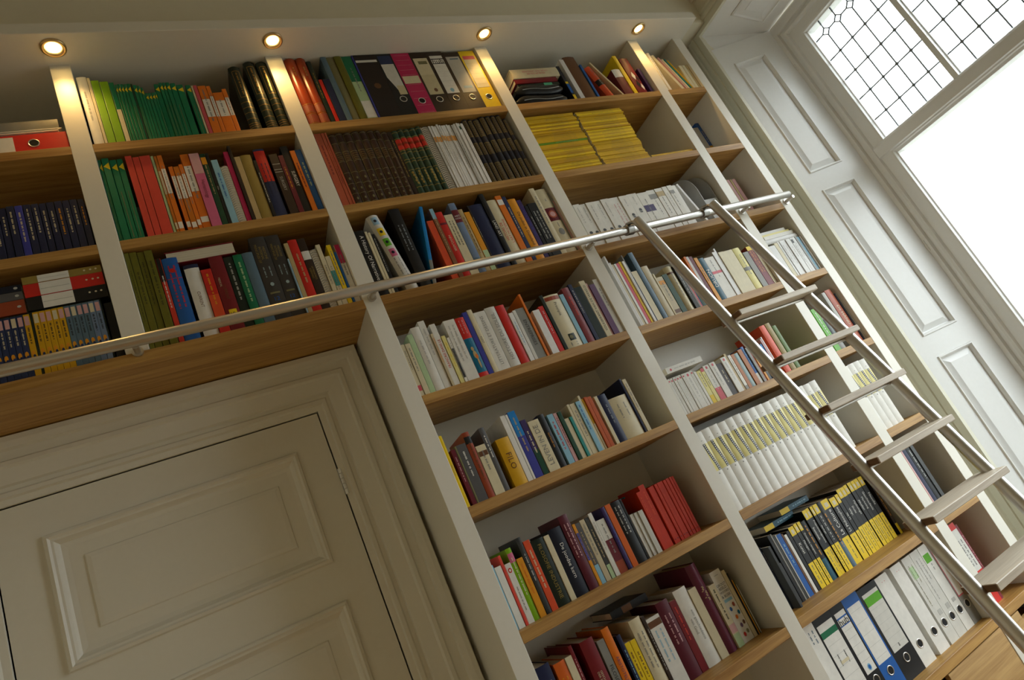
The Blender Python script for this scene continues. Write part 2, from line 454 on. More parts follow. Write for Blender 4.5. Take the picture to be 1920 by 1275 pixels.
spotlight(.029, -.07, 'round lit spotlight above upright right of the door')
spotlight(.929, -.07, 'round lit spotlight above the yellow binder')
spotlight(1.816, -.07, 'round lit spotlight nearest the window')

# ---------------------------------------------------------------- ladder rail
RY, RZ, RR = -.056, 2.511, .0165
rail = tag(empty('ladder_rail', (.5, RY, RZ)), 'long horizontal steel ladder rail across the bookcase', 'rail')
sm = MB().tube([(-2.2, 0, 0), (1.592, 0, 0), (1.596, 0, 0)], [RR, RR, RR * .85], 24)
shade_auto(sm.build('tube', M_STEEL, rail))
for (a, b) in UP:
    c = (a + b) / 2 - .5
    br = MB().tube([(c, .0558, -.008), (c, .050, -.008)], .015, 20).tube([(c, .053, -.008), (c, .02, -.010), (c, .006, -.012)], .0085, 14)
    shade_auto(br.build('bracket', M_STEEL, rail))

# ---------------------------------------------------------------- ladder
X1, X2 = 1.112, 1.535
def sy(z): return -.125 - .265 * (2.49 - z)
lad = tag(empty('library_ladder', ((X1 + X2) / 2, sy(0), 0)), 'steel library ladder with pale wooden treads leaning on the rail', 'ladder')
LM = Matrix.Translation((-(X1 + X2) / 2, -sy(0), 0))
SR = .0195
for x in (X1, X2):
    o = shade_auto(MB().tube([(x, sy(.006), .006), (x, sy(2.515), 2.515)], SR, 24).build('stile', M_STEEL, lad)); o.matrix_basis = LM
    hk = MB().tube([(x - .001, sy(2.49) + .005, 2.482), (x - .001, sy(2.49) + .03, 2.522), (x - .001, RY - .004, RZ + .025), (x - .001, RY + .014, RZ + .019), (x - .001, RY + .0225, RZ - .002)], .007, 12)
    hk.tube([(x - .02, RY, RZ), (x + .012, RY, RZ)], .0215, 20)
    o = shade_auto(hk.build('rail_hook', M_STEELD, lad)); o.matrix_basis = LM
    o = shade_auto(MB().tube([(x, sy(0), 0), (x, sy(.03), .03)], .022, 16).build('rubber_foot', M_STEELD, lad)); o.matrix_basis = LM
tz = [1.987, 1.783, 1.58, 1.387, 1.19, .992, .79, .59, .39, .19]
for z in tz:
    yc = sy(z)
    o = MB().box(X1 + SR * .5, X2 + .004, yc - .058, yc + .045, z - .021, z, .002).build('tread', M_TREAD, lad); o.matrix_basis = LM
    o = MB().box(X1 + SR * .5 - .0015, X1 + SR * .5 + .0002, yc - .0565, yc + .0435, z - .0197, z - .0013).build('tread_end_cap', M_TREADEND, lad); o.matrix_basis = LM
    o = MB().tube([(X1, yc + .005, z - .026), (X2, yc + .005, z - .026)], .0055, 10).build('tread_rod', M_STEEL, lad); o.matrix_basis = LM

# ================================================================ books
def hexlin(h):
    c = [int(h[i:i + 2], 16) / 255 for i in (0, 2, 4)]
    return tuple(v / 12.92 if v <= .04045 else ((v + .055) / 1.055) ** 2.4 for v in c)
PAL = dict(wh='ebe9e2', wp='e6e3da', wm='e9e8e6', wg='d9d7cf', lg='bdbcb6', lg2='8f959c', gy='8d8c86', dg='3b3d3d', dg2='5b5a5c', bk='17181a', of='ddd2b0', of2='cfc39d',
           nv='1c2447', nk='141a2b', nb='26345c', nb2='161b2c', bl='1f5fae', sk='1583cf', sb='8fc0d8', sb2='2b5aa5', lb='9dbfd6', lb3='8a5a3c', bv='3b3f9c', bg='5b7486', gb3='7387a6', gb2='9db4b8',
           tq='2d8f8a', tq2='1493ac', tb='0f6f92', gr='0c7a52', gd='16452f', gn='15724c', gn2='2b4a38', gb='1d2a22', lm='86b817', pg='b9d3a4', ol='6d6a1e', ob='3a3a18', ky='7a7650', kh='9a8440',
           yl='f2d01c', yc='eadf92', yo='d9a616', am='e59a1f', od='c9731c', ro='e0532a', ro2='c25a22', or2='d9651f', rd='cf2a20', rd2='cc3310', sr='dd4a3a', rp='d65a66', dr='7a1a22', rk='cf3a28', rb='9c4426',
           mr='6e1f2c', mr2='8a3f44', mr2d='5c1a2a', mp='6b2a42', br='6b4528', bn='35261c', db='2b1f19', db3='20566a', tn='bfa878', tn2='cbbd9c', pk='d2688f', lp='d9a9ab', mg='c3225a', pu='3b2a63', pu2='6a4a70',
           tc='b4573c', tc2='bb6248', lb2='3d251b', mbl='241a18', gg='3d3a38', gl='5fae1f', gl2='5c7a2c', il='c24a3a', ob2='9c3d18', ob3='b26a2a', dm='141414', gold='b8904a', ink='26262a')
PAL['or'] = 'e2781c'
_mc = {}
def bmat(c, rough=None):
    k = (c, rough)
    if k in _mc: return _mc[k]
    col = hexlin(PAL[c])
    m, N, L, B = new_mat('cover_' + c)
    tc = N.new('ShaderNodeTexCoord'); nz = N.new('ShaderNodeTexNoise'); nz.inputs['Scale'].default_value = 45; nz.inputs['Detail'].default_value = 4
    L.new(tc.outputs['Object'], nz.inputs['Vector'])
    mx = N.new('ShaderNodeMix'); mx.data_type = 'RGBA'
    lo = .55 if c in ('mbl', 'lb2', 'gn2') else .84
    mx.inputs[6].default_value = (*[v * lo for v in col], 1); mx.inputs[7].default_value = (*[min(1, v * 1.06) for v in col], 1)
    L.new(nz.outputs['Fac'], mx.inputs[0]); L.new(mx.outputs[2], B.inputs['Base Color'])
    B.inputs['Roughness'].default_value = rough if rough is not None else {'ob2': .22, 'gb': .3, 'wg': .4, 'nb2': .45}.get(c, .42)
    B.inputs['Specular IOR Level'].default_value = .35
    if c == 'gold':
        B.inputs['Metallic'].default_value = .6; B.inputs['Roughness'].default_value = .35
    _mc[k] = m
    return m
def page_mat(name, axis):
    m, N, L, B = new_mat(name)
    tc = N.new('ShaderNodeTexCoord'); mp = N.new('ShaderNodeMapping'); sc = [3, 3, 3]; sc[axis] = 900; mp.inputs['Scale'].default_value = sc
    nz = N.new('ShaderNodeTexNoise'); nz.inputs['Scale'].default_value = 1.0
    L.new(tc.outputs['Object'], mp.inputs['Vector']); L.new(mp.outputs['Vector'], nz.inputs['Vector'])
    mx = N.new('ShaderNodeMix'); mx.data_type = 'RGBA'; mx.inputs[6].default_value = (*hexlin('b9ad90'), 1); mx.inputs[7].default_value = (*hexlin('e9e2cf'), 1)
    L.new(nz.outputs['Fac'], mx.inputs[0]); L.new(mx.outputs[2], B.inputs['Base Color']); B.inputs['Roughness'].default_value = .8
    return m
M_PAGE = page_mat('paper_page_edges', 0)

_tm = {}
def text_mesh(s):
    if s not in _tm:
        cu = bpy.data.curves.new('lettering', 'FONT'); cu.body = s; cu.resolution_u = 2; cu.align_x = 'CENTER'; cu.align_y = 'CENTER'
        ob = bpy.data.objects.new('lettering', cu); COL.objects.link(ob)
        me = bpy.data.meshes.new_from_object(ob.evaluated_get(bpy.context.evaluated_depsgraph_get()))
        vs = [tuple(v.co) for v in me.vertices]; fs = [tuple(p.vertices) for p in me.polygons]
        xs_ = [v[0] for v in vs] or [0]; ys_ = [v[1] for v in vs] or [0]
        _tm[s] = (vs, fs, max(xs_) - min(xs_), (max(xs_) + min(xs_)) / 2, (max(ys_) + min(ys_)) / 2)
        bpy.data.objects.remove(ob); bpy.data.curves.remove(cu); bpy.data.meshes.remove(me)
    return _tm[s]

def spine_profile(w, kind):
    if kind in 'pm':
        c = min(.0011, .14 * w)
        return [(0, c), (c * .3, c * .3), (c, 0), (w - c, 0), (w - c * .3, c * .3), (w, c)], 0.0
    n, b = {'h': (4, .07), 'r': (8, .24), 'v': (6, .06)}[kind]
    b *= w
    return [(w * i / n, b * (2 * i / n - 1) ** 2) for i in range(n + 1)], b

class Spine:
    """draws on a spine: local x 0..w, z 0..h, spine apex at y=0"""
    def __init__(s, root, w, h, kind):
        s.root, s.w, s.h = root, w, h
        s.prof, s.b = spine_profile(w, kind)
        s.kind = kind
    def y(s, x):
        return s.b * (2 * x / s.w - 1) ** 2
    def band(s, z0, z1, col, u0=0.0, u1=1.0, e=.0004, name='spine_band'):
        n = 1 if s.kind in 'pm' else max(1, len(s.prof) - 1)
        if s.kind in 'pm':
            c = min(.0011, .14 * s.w) / s.w; u0 = max(u0, c); u1 = min(u1, 1 - c)
        P = []
        for i in range(n + 1):
            x = s.w * (u0 + (u1 - u0) * i / n); P.append((x, s.y(x)))
        v = [(x, y - e, z) for z in (z0 * s.h, z1 * s.h) for x, y in P] + [(x, y + .0002, z) for z in (z0 * s.h, z1 * s.h) for x, y in P]
        m = n + 1; f = [(i, i + 1, m + i + 1, m + i) for i in range(n)]
        k = 2 * m
        f += [(k + i, i, m + i, k + m + i) for i in (0,)] + [(i, k + i, k + m + i, m + i) for i in (n,)]
        f += [(i + 1, i, k + i, k + i + 1) for i in range(n)] + [(m + i, m + i + 1, k + m + i + 1, k + m + i) for i in range(n)]
        return mesh_obj(name, v, f, bmat(col), s.root)
    def poly(s, pts, col, name='spine_mark', e=.0007):
        return s.polys([pts], col, name, e)
    def polys(s, L, col, name='spine_lettering', e=.0006):
        v = []; f = []
        yy = lambda x: s.y(min(max(x, 0), s.w)) - e
        for pts in L:
            n = len(v); xs_ = [p[0] for p in pts]
            if s.b == 0 or max(xs_) - min(xs_) < .12 * s.w:
                v += [(x, yy(x), z) for x, z in pts]; f.append(tuple(range(n, n + len(pts))))
            elif len(pts) == 4:
                k = 5
                a, b, c, d = pts
                for t in [i / k for i in range(k + 1)]:
                    x0, z0 = a[0] + (b[0] - a[0]) * t, a[1] + (b[1] - a[1]) * t; x1, z1 = d[0] + (c[0] - d[0]) * t, d[1] + (c[1] - d[1]) * t
                    v += [(x0, yy(x0), z0), (x1, yy(x1), z1)]
                f += [(n + 2 * i, n + 2 * i + 2, n + 2 * i + 3, n + 2 * i + 1) for i in range(k)]
            else:
                m = len(pts); cx = sum(xs_) / m; cz = sum(p[1] for p in pts) / m
                v += [(x, yy(x), z) for x, z in pts] + [(cx, yy(cx), cz)]; f += [(n + i, n + (i + 1) % m, n + m) for i in range(m)]
        if f: return mesh_obj(name, v, f, bmat(col), s.root)
    def ell(s, cx, cz, rx, rz, n=16):
        return [(cx + rx * math.cos(2 * math.pi * k / n), cz + rz * math.sin(2 * math.pi * k / n)) for k in range(n)]
    def text(s, t, col, tz=.55, u=False, z0=.1, z1=.92, horiz=False, cx=None, e=.0007, size=None):
        lines = t.split('/'); k = len(lines)
        for j, ln in enumerate(lines):
            if not ln: continue
            vs, fs, L, mx, my = text_mesh(ln)
            if L <= 0: continue
            sz = size or tz * s.w
            room = (z1 - z0) * s.h if not horiz else s.w * .88
            if sz * L > room: sz = room / L
            cz = (z0 + z1) / 2 * s.h
            c0 = (cx if cx is not None else .5) * s.w
            out = []
            if horiz:
                c2 = cz + (k / 2 - .5 - j) * sz * 1.05
                for a, b, _ in vs:
                    x = c0 + (a - mx) * sz; out.append((x, s.y(min(max(x, 0), s.w)) - e, c2 + (b - my) * sz))
            else:
                off = (k / 2 - .5 - j) * sz * 1.05
                sg = -1 if u else 1
                for a, b, _ in vs:
                    x = c0 + sg * ((b - my) * sz + off); out.append((x, s.y(min(max(x, 0), s.w)) - e, cz - sg * (a - mx) * sz))
            mesh_obj('spine_title', out, fs, bmat(col), s.root)
    def marks(s, col, rnd, z0=None, z1=None, rows=1, wid=.34):
        """lettering too small to read: rows of little letter blocks"""
        z1 = z1 or rnd.uniform(.78, .93); z0 = z0 or rnd.uniform(.25, .5)
        L = []
        cwid = min(s.w * wid * .72 / rows, .0055)
        for r in range(rows):
            c = s.w * (.5 + (r - (rows - 1) / 2) * .36)
            z = z1 * s.h
            nword = 0
            while z > z0 * s.h and len(L) < 70:
                for _ in range(rnd.randint(2, 7)):
                    q = cwid * rnd.uniform(.4, .62); a = cwid * rnd.choice((.5, .36, .36, .5))
                    if z - q < z0 * s.h: break
                    L.append([(c - a, z - q), (c + a, z - q), (c + a, z), (c - a, z)]); z -= q * 1.35
                z -= cwid * .8
        s.polys(L, col)

DEPTHS = D - .012
def cover(name, w, h, d, kind, col, inset=None):
    """a book's cover as a U-shaped board with its spine forward; pages as a child"""
    prof, b = spine_profile(w, kind)
    hard = kind in 'hrv'
    t = .0024 if hard else .0007
    if w < .012: t = min(t, .0009)
    n = len(prof)
    outer = [(0, d)] + prof + [(w, d)]
    inner = [(t, d)] + [(min(max(x, t), w - t), y + t) for x, y in prof] + [(w - t, d)]
    m = len(outer)
    v = [(x, y, z) for z in (0, h) for x, y in outer] + [(x, y, z) for z in (0, h) for x, y in inner]
    f = []
    for i in range(m - 1):
        f.append((i, i + 1, m + i + 1, m + i)); f.append((2 * m + i + 1, 2 * m + i, 3 * m + i, 3 * m + i + 1))
        f.append((m + i, m + i + 1, 3 * m + i + 1, 3 * m + i)); f.append((i + 1, i, 2 * m + i, 2 * m + i + 1))
    for i in (0, m - 1):
        q = (i, m + i, 3 * m + i, 2 * m + i); f.append(q if i == 0 else q[::-1])
    o = mesh_obj(name, v, f, bmat(col))
    if kind in 'hrv': shade_auto(o, 40)
    ins = .003 if hard else .0004
    pg = MB().box(t, w - t, b + t + .0005, d - ins - .0003, ins, h - ins)
    pg.build('page_block', M_PAGE, o)
    return o

LBL = {}
ORD = ['first', 'second', 'third', 'fourth', 'fifth', 'sixth', 'seventh', 'eighth', 'ninth', 'tenth', 'eleventh', 'twelfth', 'thirteenth', 'fourteenth', 'fifteenth', 'sixteenth',
       'seventeenth', 'eighteenth', 'nineteenth', 'twentieth']
def ordn(n):
    if n <= 20: return ORD[n - 1]
    t = {2: 'twenty', 3: 'thirty', 4: 'forty'}[n // 10]
    return {20: 'twentieth', 30: 'thirtieth', 40: 'fortieth'}[n] if n % 10 == 0 else t + '-' + ORD[n % 10 - 1]

def lever_binder(w, h, y, col, rnd, X):
    d = min(.275, D - .012 - y)
    o = MB().box(0, .003, 0.0, d, 0, h).box(w - .003, w, 0.0, d, 0, h).box(.003, w - .003, 0, .003, 0, h).build('lever_arch_binder', bmat(col))
    MB().box(.004, w - .004, .03, d - .008, .006, h - .012).build('paper_block', M_PAGE, o)
    s = Spine(o, w, h, 'p')
    hc = hexlin(PAL[col])
    def hole(z=.2):
        cz = z * h; n = 24; r0, r1 = .0125, .0155
        v = []; f = []
        for r, yy in ((r1, -.0003), (r1, -.0012), (r0, -.0014), (r0, .0)):
            v += [(w / 2 + r * math.cos(2 * math.pi * k / n), yy, cz + r * math.sin(2 * math.pi * k / n)) for k in range(n)]
        for i in range(3): f += [(i * n + k, i * n + (k + 1) % n, (i + 1) * n + (k + 1) % n, (i + 1) * n + k) for k in range(n)]
        mesh_obj('ring', v, f, M_STEEL, o, True)
        s.poly(s.ell(w / 2, cz, r0, r0, 20), 'bk', 'finger_hole', .0005)
    lb = lambda a, b, c='wh', u0=.1, u1=.9, e=.0006: s.band(a, b, c, u0, u1, e, 'spine_label')
    def lines(a, b, n, c='lg'):
        s.polys([[(w * .12, z * h - .0004), (w * .88, z * h - .0004), (w * .88, z * h + .0004), (w * .12, z * h + .0004)] for z in [a + (b - a) * i / (n - 1) for i in range(n)]], c, 'printed_lines', .0009)
    if X == 'strip':
        s.band(.88, .915, 'wh', .02, .98, .0006, 'paper_strip'); s.poly(s.ell(w / 2, .5 * h, .014, .014, 24), 'br', 'brown_disc', .001)
    elif X == 'torn':
        lb(.83, .97, 'nb'); s.poly([(w * .1, .83 * h), (w * .9, .83 * h), (w * .92, .36 * h), (w * .55, .34 * h), (w * .38, .46 * h), (w * .12, .62 * h)][::-1], 'wg', 'torn_label', .0007)
        lb(.34, .48, 'of2', .45, .92, .0009); hole(.27)
    elif X == 'stripe':
        s.band(.50, .62, 'of', .05, .95, .0006, 'spine_label'); lines(.04, .48, 5, 'lp'); lines(.64, .96, 5, 'lp'); hole(.22)
    elif X == 'cream':
        lb(.30, .90, 'of'); s.band(.80, .85, 'ky', .3, .8, .0009, 'printed_logo'); lb(.30, .62, 'of2', .1, .9, .0008); s.poly(s.ell(w * .55, .37 * h, .008, .01), 'br', 'printed_seal', .001); hole(.22)
    elif X in ('hub', 'hub2'):
        lb(.30, .93, 'wh'); c = 'dg' if X == 'hub' else 'bl'
        s.band(.865, .88, c, .1, .9, .0009, 'printed_stripe'); s.band(.79, .80, c, .1, .9, .0009, 'printed_stripe')
        s.text('hub', 'bk', .5, horiz=True, z0=.80, z1=.865, e=.0011); lines(.42, .74, 5); s.poly(s.ell(w / 2, .35 * h, .009, .011), 'sb', 'printed_seal', .001)
        if X == 'hub2': s.poly(s.ell(w / 2, .35 * h, .006, .007), 'bl', 'printed_seal', .0012)
        hole(.22)
    elif X == 'grey':
        lb(.30, .92, 'lg'); s.band(.87, .89, 'bg', .3, .8, .0009, 'printed_logo'); s.band(.37, .41, 'lb', .3, .8, .0009, 'printed_logo'); hole(.22)
    elif X == 'yellow':
        lb(.36, .90, 'of'); s.band(.85, .91, 'rp', .12, .88, .0009, 'printed_logo'); lines(.42, .78, 5, 'tn'); hole(.2)
    elif X == 'hand':
        s.marks('bg', rnd, .80, .93, 2, .3); hole(.2)
    elif X == 'green':
        lb(.12, .93, 'wh', .08, .92); s.band(.80, .86, 'gn', .08, .92, .0009, 'printed_stripe'); lines(.3, .72, 5); s.polys([[(w * (.2 + .05 * i), .17 * h), (w * (.225 + .05 * i), .17 * h), (w * (.225 + .05 * i), .22 * h), (w * (.2 + .05 * i), .22 * h)] for i in range(12)], 'dg', 'barcode', .0011)
        s.poly([(w * .3, .55 * h), (w * .72, .55 * h), (w * .72, .52 * h), (w * .3, .52 * h)][::-1], 'of', 'tape', .0012); s.marks('gy', rnd, .5, .62, 2, .25); s.poly([(w * .6, .15 * h), (w * .72, .15 * h), (w * .66, .17 * h)], 'gn', 'printed_logo', .001)
    elif X == 'blue':
        lb(.30, .90, 'wh', .08, .92); lines(.36, .84, 5); hole(.2)
    elif X == 'lime':
        lb(.30, .93, 'wg', .12, .92); s.band(.80, .89, 'gl', .12, .92, .0009, 'printed_stripe'); lines(.36, .76, 6); s.marks('gy', rnd, .32, .36, 1, .3); hole(.2)
    elif X == 'plain':
        s.polys([s.ell(w * .4, .93 * h, .0015, .0015, 8), s.ell(w * .6, .93 * h, .0015, .0015, 8)], 'rp', 'specks'); hole(.22)
    elif X in ('print', 'print2'):
        if X == 'print': s.band(.74, .88, 'pg', .2, .75, .0006, 'printed_patch')
        s.marks('ky' if X == 'print' else 'gy', rnd, .42, .90, 2, .2); s.band(.3, .36, 'lg', .5, .9, .0006, 'barcode'); hole(.22)
    elif X == 'gsq':
        s.band(.80, .90, 'gl', .1, .8, .0006, 'green_square'); s.marks('gy', rnd, .7, .78, 1, .2); s.band(.32, .36, 'lg', .3, .7, .0006, 'barcode'); hole(.22)
    elif X == 'redf':
        lb(.32, .93, 'rp', .08, .92); lb(.335, .915, 'wh', .14, .86, .0009); hole(.22)
    return o, 'lever arch binder'

def film_volume(w, h, d, rnd, k):
    o = cover('hardback_book', w, h, d, 'v', 'wp'); s = Spine(o, w, h, 'v')
    z0, z1 = .50, .845
    s.band(z0, z1, 'yc', .03, .97, .0004, 'spine_panel')
    # curved strip of film
    n = 14; L = []; dots = []
    for i in range(n):
        def ex(t): return w * (.34 + .30 * (t * t * (3 - 2 * t)))
        t0, t1 = i / n, (i + 1) / n
        a, b = ex(t0), ex(t1); za, zb = (z1 + (z0 - z1) * t0) * h, (z1 + (z0 - z1) * t1) * h
        L.append([(b, zb), (min(w * .97, b + w * .32), zb), (min(w * .97, a + w * .32), za), (a, za)])
        c = (a + min(w * .97, a + w * .32)) / 2; dots.append([(c - w * .05, za - h * .018), (c + w * .06, za - h * .018), (c + w * .06, za - h * .007), (c - w * .05, za - h * .007)])
    s.polys(L, 'dg', 'film_strip', .0007); s.polys(dots, 'wh', 'film_perforations', .0010)
    s.polys([[(w * .4, .885 * h), (w * .55, .885 * h), (w * .55, .892 * h), (w * .4, .892 * h)], [(w * .45, .46 * h), (w * .6, .46 * h), (w * .6, .475 * h), (w * .45, .475 * h)]], 'gy', 'spine_lettering')
    return o

def place(o, x, y, z, w, tilt):
    if tilt == 0: o.location = (x, y, z)
    else:
        a = math.radians(tilt)
        if tilt < 0: o.location = (x, y, z + .0003)
        else: o.location = (x + w - w * math.cos(a), y, z + w * math.sin(a) + .0003)
        o.rotation_euler = (0, a, 0)

CONTR = {}
def dark(c):
    r, g, b = hexlin(PAL[c]); return .3 * r + .59 * g + .11 * b < .25

def build_row(x, w, h, y, tilt, col, kind, desc, op, rnd):
    o = {}
    for p in op.split(';'):
        if '=' in p: k, v = p.split('=', 1); o[k] = v
        elif p: o[p] = '1'
    if kind == 'b':
        return lever_binder(w, h, y, col, rnd, o.get('X')) 
    if kind == 's':
        d = min(h * .7, DEPTHS - y)
        root = MB().box(0, w, .006, d, 0, h).build('spiral_bound_book', bmat(col))
        MB().box(.0012, w - .0012, .0055, d - .001, .001, h + .0004).build('page_block', M_PAGE, root)
        cb = MB(); n = int(h / .0085)
        for i in range(n):
            z = (i + .5) * h / n
            cb.tube([(w * (.5 - .42 * math.cos(t)), .009 - .009 * math.sin(t), z + .0015 * t) for t in [math.pi * q / 5 for q in range(6)]], .0011, 5, False)
        cb.build('spiral_wire', bmat('lg' if col != 'bk' else 'dg2'), root, True)
        return root, 'book'
    d = float(o.get('d', 0)) or (h * (.68 if kind in 'pm' else .74))
    d = max(.06, min(d, DEPTHS - y))
    if 'slim white volume' in desc: d = .095
    root = cover({'p': 'paperback_book', 'm': 'magazine', 'h': 'hardback_book', 'r': 'hardback_book'}[kind], w, h, d, kind, col)
    s = Spine(root, w, h, kind)
    if 'b' in o:
        for bb in o['b'].split(','):
            a, b, c = bb.split(':'); s.band(float(a), float(b), c, .01 if kind in 'pm' else .0, .99 if kind in 'pm' else 1.0)
    tcol = o.get('tc') or ('of' if dark(col) else 'ink')
    if 'T' in o:
        s.text(o['T'], tcol, float(o.get('tz', .5)), 'u' in o)
    if 'n' in o:
        if o['n'] != 'none': s.marks(o['n'], rnd, rows=2 if w > .034 else 1)
    elif not (set(o) & set('TYGHLARVCOQIJKZWUMDP')) and 'q' not in o and 'H2' not in o and 'Q2' not in o:
        s.marks('gy' if not dark(col) else 'tn', rnd)
    if 'Y' in o:
        s.poly([(w * .08, h * .90), (w * .92, h * .855), (w * .92, h * .945)], 'yl', 'yellow_corner', .0005)
        if rnd.random() < .5: s.polys([[(w * .4, h * .05), (w * .5, h * .05), (w * .5, h * .6), (w * .4, h * .6)]], 'ky', 'worn_crease', .0003)
    if 'G' in o:
        a, b, z0, z1 = .18, .82, .52, .93; q = .03
        s.band(z1 - .006, z1, 'gold', a, b); s.band(z0, z0 + .004, 'gold', a, b); s.band(z0, z1, 'gold', a, a + q); s.band(z0, z1, 'gold', b - q, b)
        s.marks('gold', rnd, .55, .9, 1, .34)
        for z in (.06, .09, .12, .19, .28, .36, .44): s.band(z, z + .0045, 'gold')
    if 'L' in o:
        s.marks('gold', rnd, .72, .86, 1, .5); s.band(.05, .16, 'rb'); s.band(.2, .3, 'rb')
        for z in (.04, .165, .19, .31): s.band(z, z + .005, 'gold')
    if 'A' in o:
        for z in (.03, .155, .29, .44, .60, .73, .86, .975): s.band(z, z + .006, 'ky')
        for z in (.62, .645, .67, .70): s.band(z, z + .003, 'kh', .2, .8)
        s.polys([s.ell(w / 2, z * h, w * .13, w * .2, 8) for z in (.22, .36, .09)], 'ky', 'gilt_ornament', .0006)
        s.band(.03, .975, 'ky', .0, .05)
    if 'R' in o:
        s.band(.70, .86, 'rd'); s.band(.765, .80, 'rb')
        for z in (.02, .12, .38, .50, .54, .64, .68, .87, .965): s.band(z, z + .008, 'kh')
        s.polys([s.ell(w * rnd.uniform(.35, .65), z * h, w * .2, h * .02, 7) for z in (.18, .22, .26, .30, .34)], 'kh', 'gilt_ornament', .0006)
    if 'V' in o:
        for a, b in ((.03, .30), (.44, .62), (.72, .97)):
            L = []
            z = b - .006
            while z > a + .012:
                L.append([(w * .24, (z - .006) * h), (w * rnd.uniform(.6, .76), (z - .006) * h), (w * .76, z * h), (w * .24, z * h)]); z -= .019
            L += [[(w * .14, a * h), (w * .86, a * h), (w * .86, (a + .004) * h), (w * .14, (a + .004) * h)], [(w * .14, b * h), (w * .86, b * h), (w * .86, (b + .004) * h), (w * .14, (b + .004) * h)],
                  [(w * .14, a * h), (w * .19, a * h), (w * .19, b * h), (w * .14, b * h)], [(w * .81, a * h), (w * .86, a * h), (w * .86, b * h), (w * .81, b * h)]]
            s.polys(L, 'kh', 'gilt_panel', .0006)
    if 'C' in o:
        for z, c in ((.87, 'lb'), (.72, 'yl'), (.58, 'gl'), (.44, 'pk')):
            s.band(z, z + .10, c, .25, .78); s.polys([s.ell(w * .5, (z + .05) * h, w * .14, w * .14, 8)], 'nk', 'printed_star', .0009)
        s.marks('gy', rnd, .18, .42, 2, .3)
    if 'O' in o:
        s.band(.50, .70, 'mr'); s.poly(s.ell(w * .5, .6 * h, w * .38, w * .38, 20), 'tc2', 'printed_roundel', .0008); s.poly(s.ell(w * .5, .6 * h, w * .25, w * .25, 16), 'lp', 'printed_roundel', .0010)
        s.poly(s.ell(w * .5, .33 * h, w * .28, w * .34, 14), 'gy', 'printed_shell', .0008); s.marks('gy', rnd, .8, .84, 1, .3); s.marks('gy', rnd, .4, .47, 1, .2)
    if 'U' in o:
        n = 24; s.poly([(w * .5 + w * (.22 if k % 2 else .16) * math.cos(2 * math.pi * k / n), h * .84 + w * (.22 if k % 2 else .16) * math.sin(2 * math.pi * k / n)) for k in range(n)], 'rd', 'printed_sun', .0007)
    if 'H' in o:
        s.text('MEDICINE/INTERNAL/PRINCIPLES OF', 'kh', .2, z0=.66, z1=.93, size=w * .22)
        s.marks('gb2', rnd, .50, .63, 2, .22); s.poly(s.ell(w * .5, .42 * h, w * .13, w * .15, 6), 'gb2', 'printed_star', .0008)
        s.band(.31, .33, 'ky', .2, .8); s.text('12', 'bl', .4, horiz=True, z0=.22, z1=.28, size=w * .42)
        n = 20; s.polys([s.ell(w * .5, .13 * h, w * .22, w * .26, n)], 'kh', 'printed_seal', .0007); s.polys([s.ell(w * .4, .11 * h, w * .07, w * .09, 8), s.ell(w * .6, .11 * h, w * .07, w * .09, 8), s.ell(w * .5, .155 * h, w * .1, w * .07, 8)], 'gg', 'printed_seal', .0010)
    if 'H2' in o: s.text('ART/NOW', 'wh', .4, horiz=True, z0=.74, z1=.84, size=w * .44)
    if 'q' in o:
        s.band(.16, .28, 'yl', .25, .8); s.text('10', 'ink', .3, horiz=True, z0=.18, z1=.26, size=w * .42); s.text('MEDICAL', 'of', .2, z0=.5, z1=.8, cx=.3, size=w * .2)
    if 'Q' in o:
        s.band(.90, .97, 'rb', .04, .96); s.text('Principia', 'dg', .22, z0=.6, z1=.85, size=w * .26); s.band(.13, .25, 'gb', .35, .75); s.poly(s.ell(w * .5, .19 * h, w * .12, w * .12, 8), 'ky', 'printed_stamp', .0009); s.marks('gy', rnd, .03, .10, 2, .2)
    if 'Q2' in o:
        s.text('GROOT/BEELD/WOORD/& BOEK', 'ink', .3, horiz=True, z0=.62, z1=.82, size=w * .27); s.band(.56, .60, 'sb', .1, .85); s.band(.93, .935, 'gy', .3, .7)
        for q, (a, b) in zip(('bl', 'rb', 'tb', 'or', 'pu2', 'br', 'rd', 'ky'), ((.3, .46), (.7, .5), (.8, .38), (.45, .34), (.5, .22), (.8, .24), (.4, .1), (.75, .12))): s.poly(s.ell(w * a, h * b, w * .12, w * .16, 7), q, 'printed_shape', .0008)
    if 'P' in o:
        zc = {'lo': .30, 'mid': .5, 'hi': .58}[o['P']]
        s.poly(s.ell(w * .55, zc * h, min(w * .30, .009), min(w * .38, .012), 14), 'lg', 'printed_portrait', .0006); s.poly(s.ell(w * .55, (zc + .02) * h, min(w * .27, .008), min(w * .22, .007), 10), 'dg', 'printed_hair', .0008)
        s.poly(s.ell(w * .55, (zc - .035) * h, min(w * .28, .008), .004, 8), 'dg2', 'printed_collar', .0008); s.marks('lg', rnd, .55 if zc < .5 else .72, .92, 1, .3)
    if 'K' in o:
        s.poly(s.ell(w * .5, .93 * h, min(w * .28, .005), min(w * .3, .006), 10), 'rp', 'red_dot', .0006); s.marks('lg', rnd, .3, .85, 1, .3)
    if 'I' in o:
        s.polys([s.ell(w * .45, .46 * h, w * .16, h * .035, 10), s.ell(w * .5, .36 * h, w * .2, h * .07, 10), s.ell(w * .58, .22 * h, w * .1, h * .09, 8)], 'tn', 'printed_figure', .0009); s.poly(s.ell(w * .6, .33 * h, w * .14, h * .04, 8), 'or', 'printed_figure', .0011); s.marks('lp', rnd, .72, .95, 2, .3)
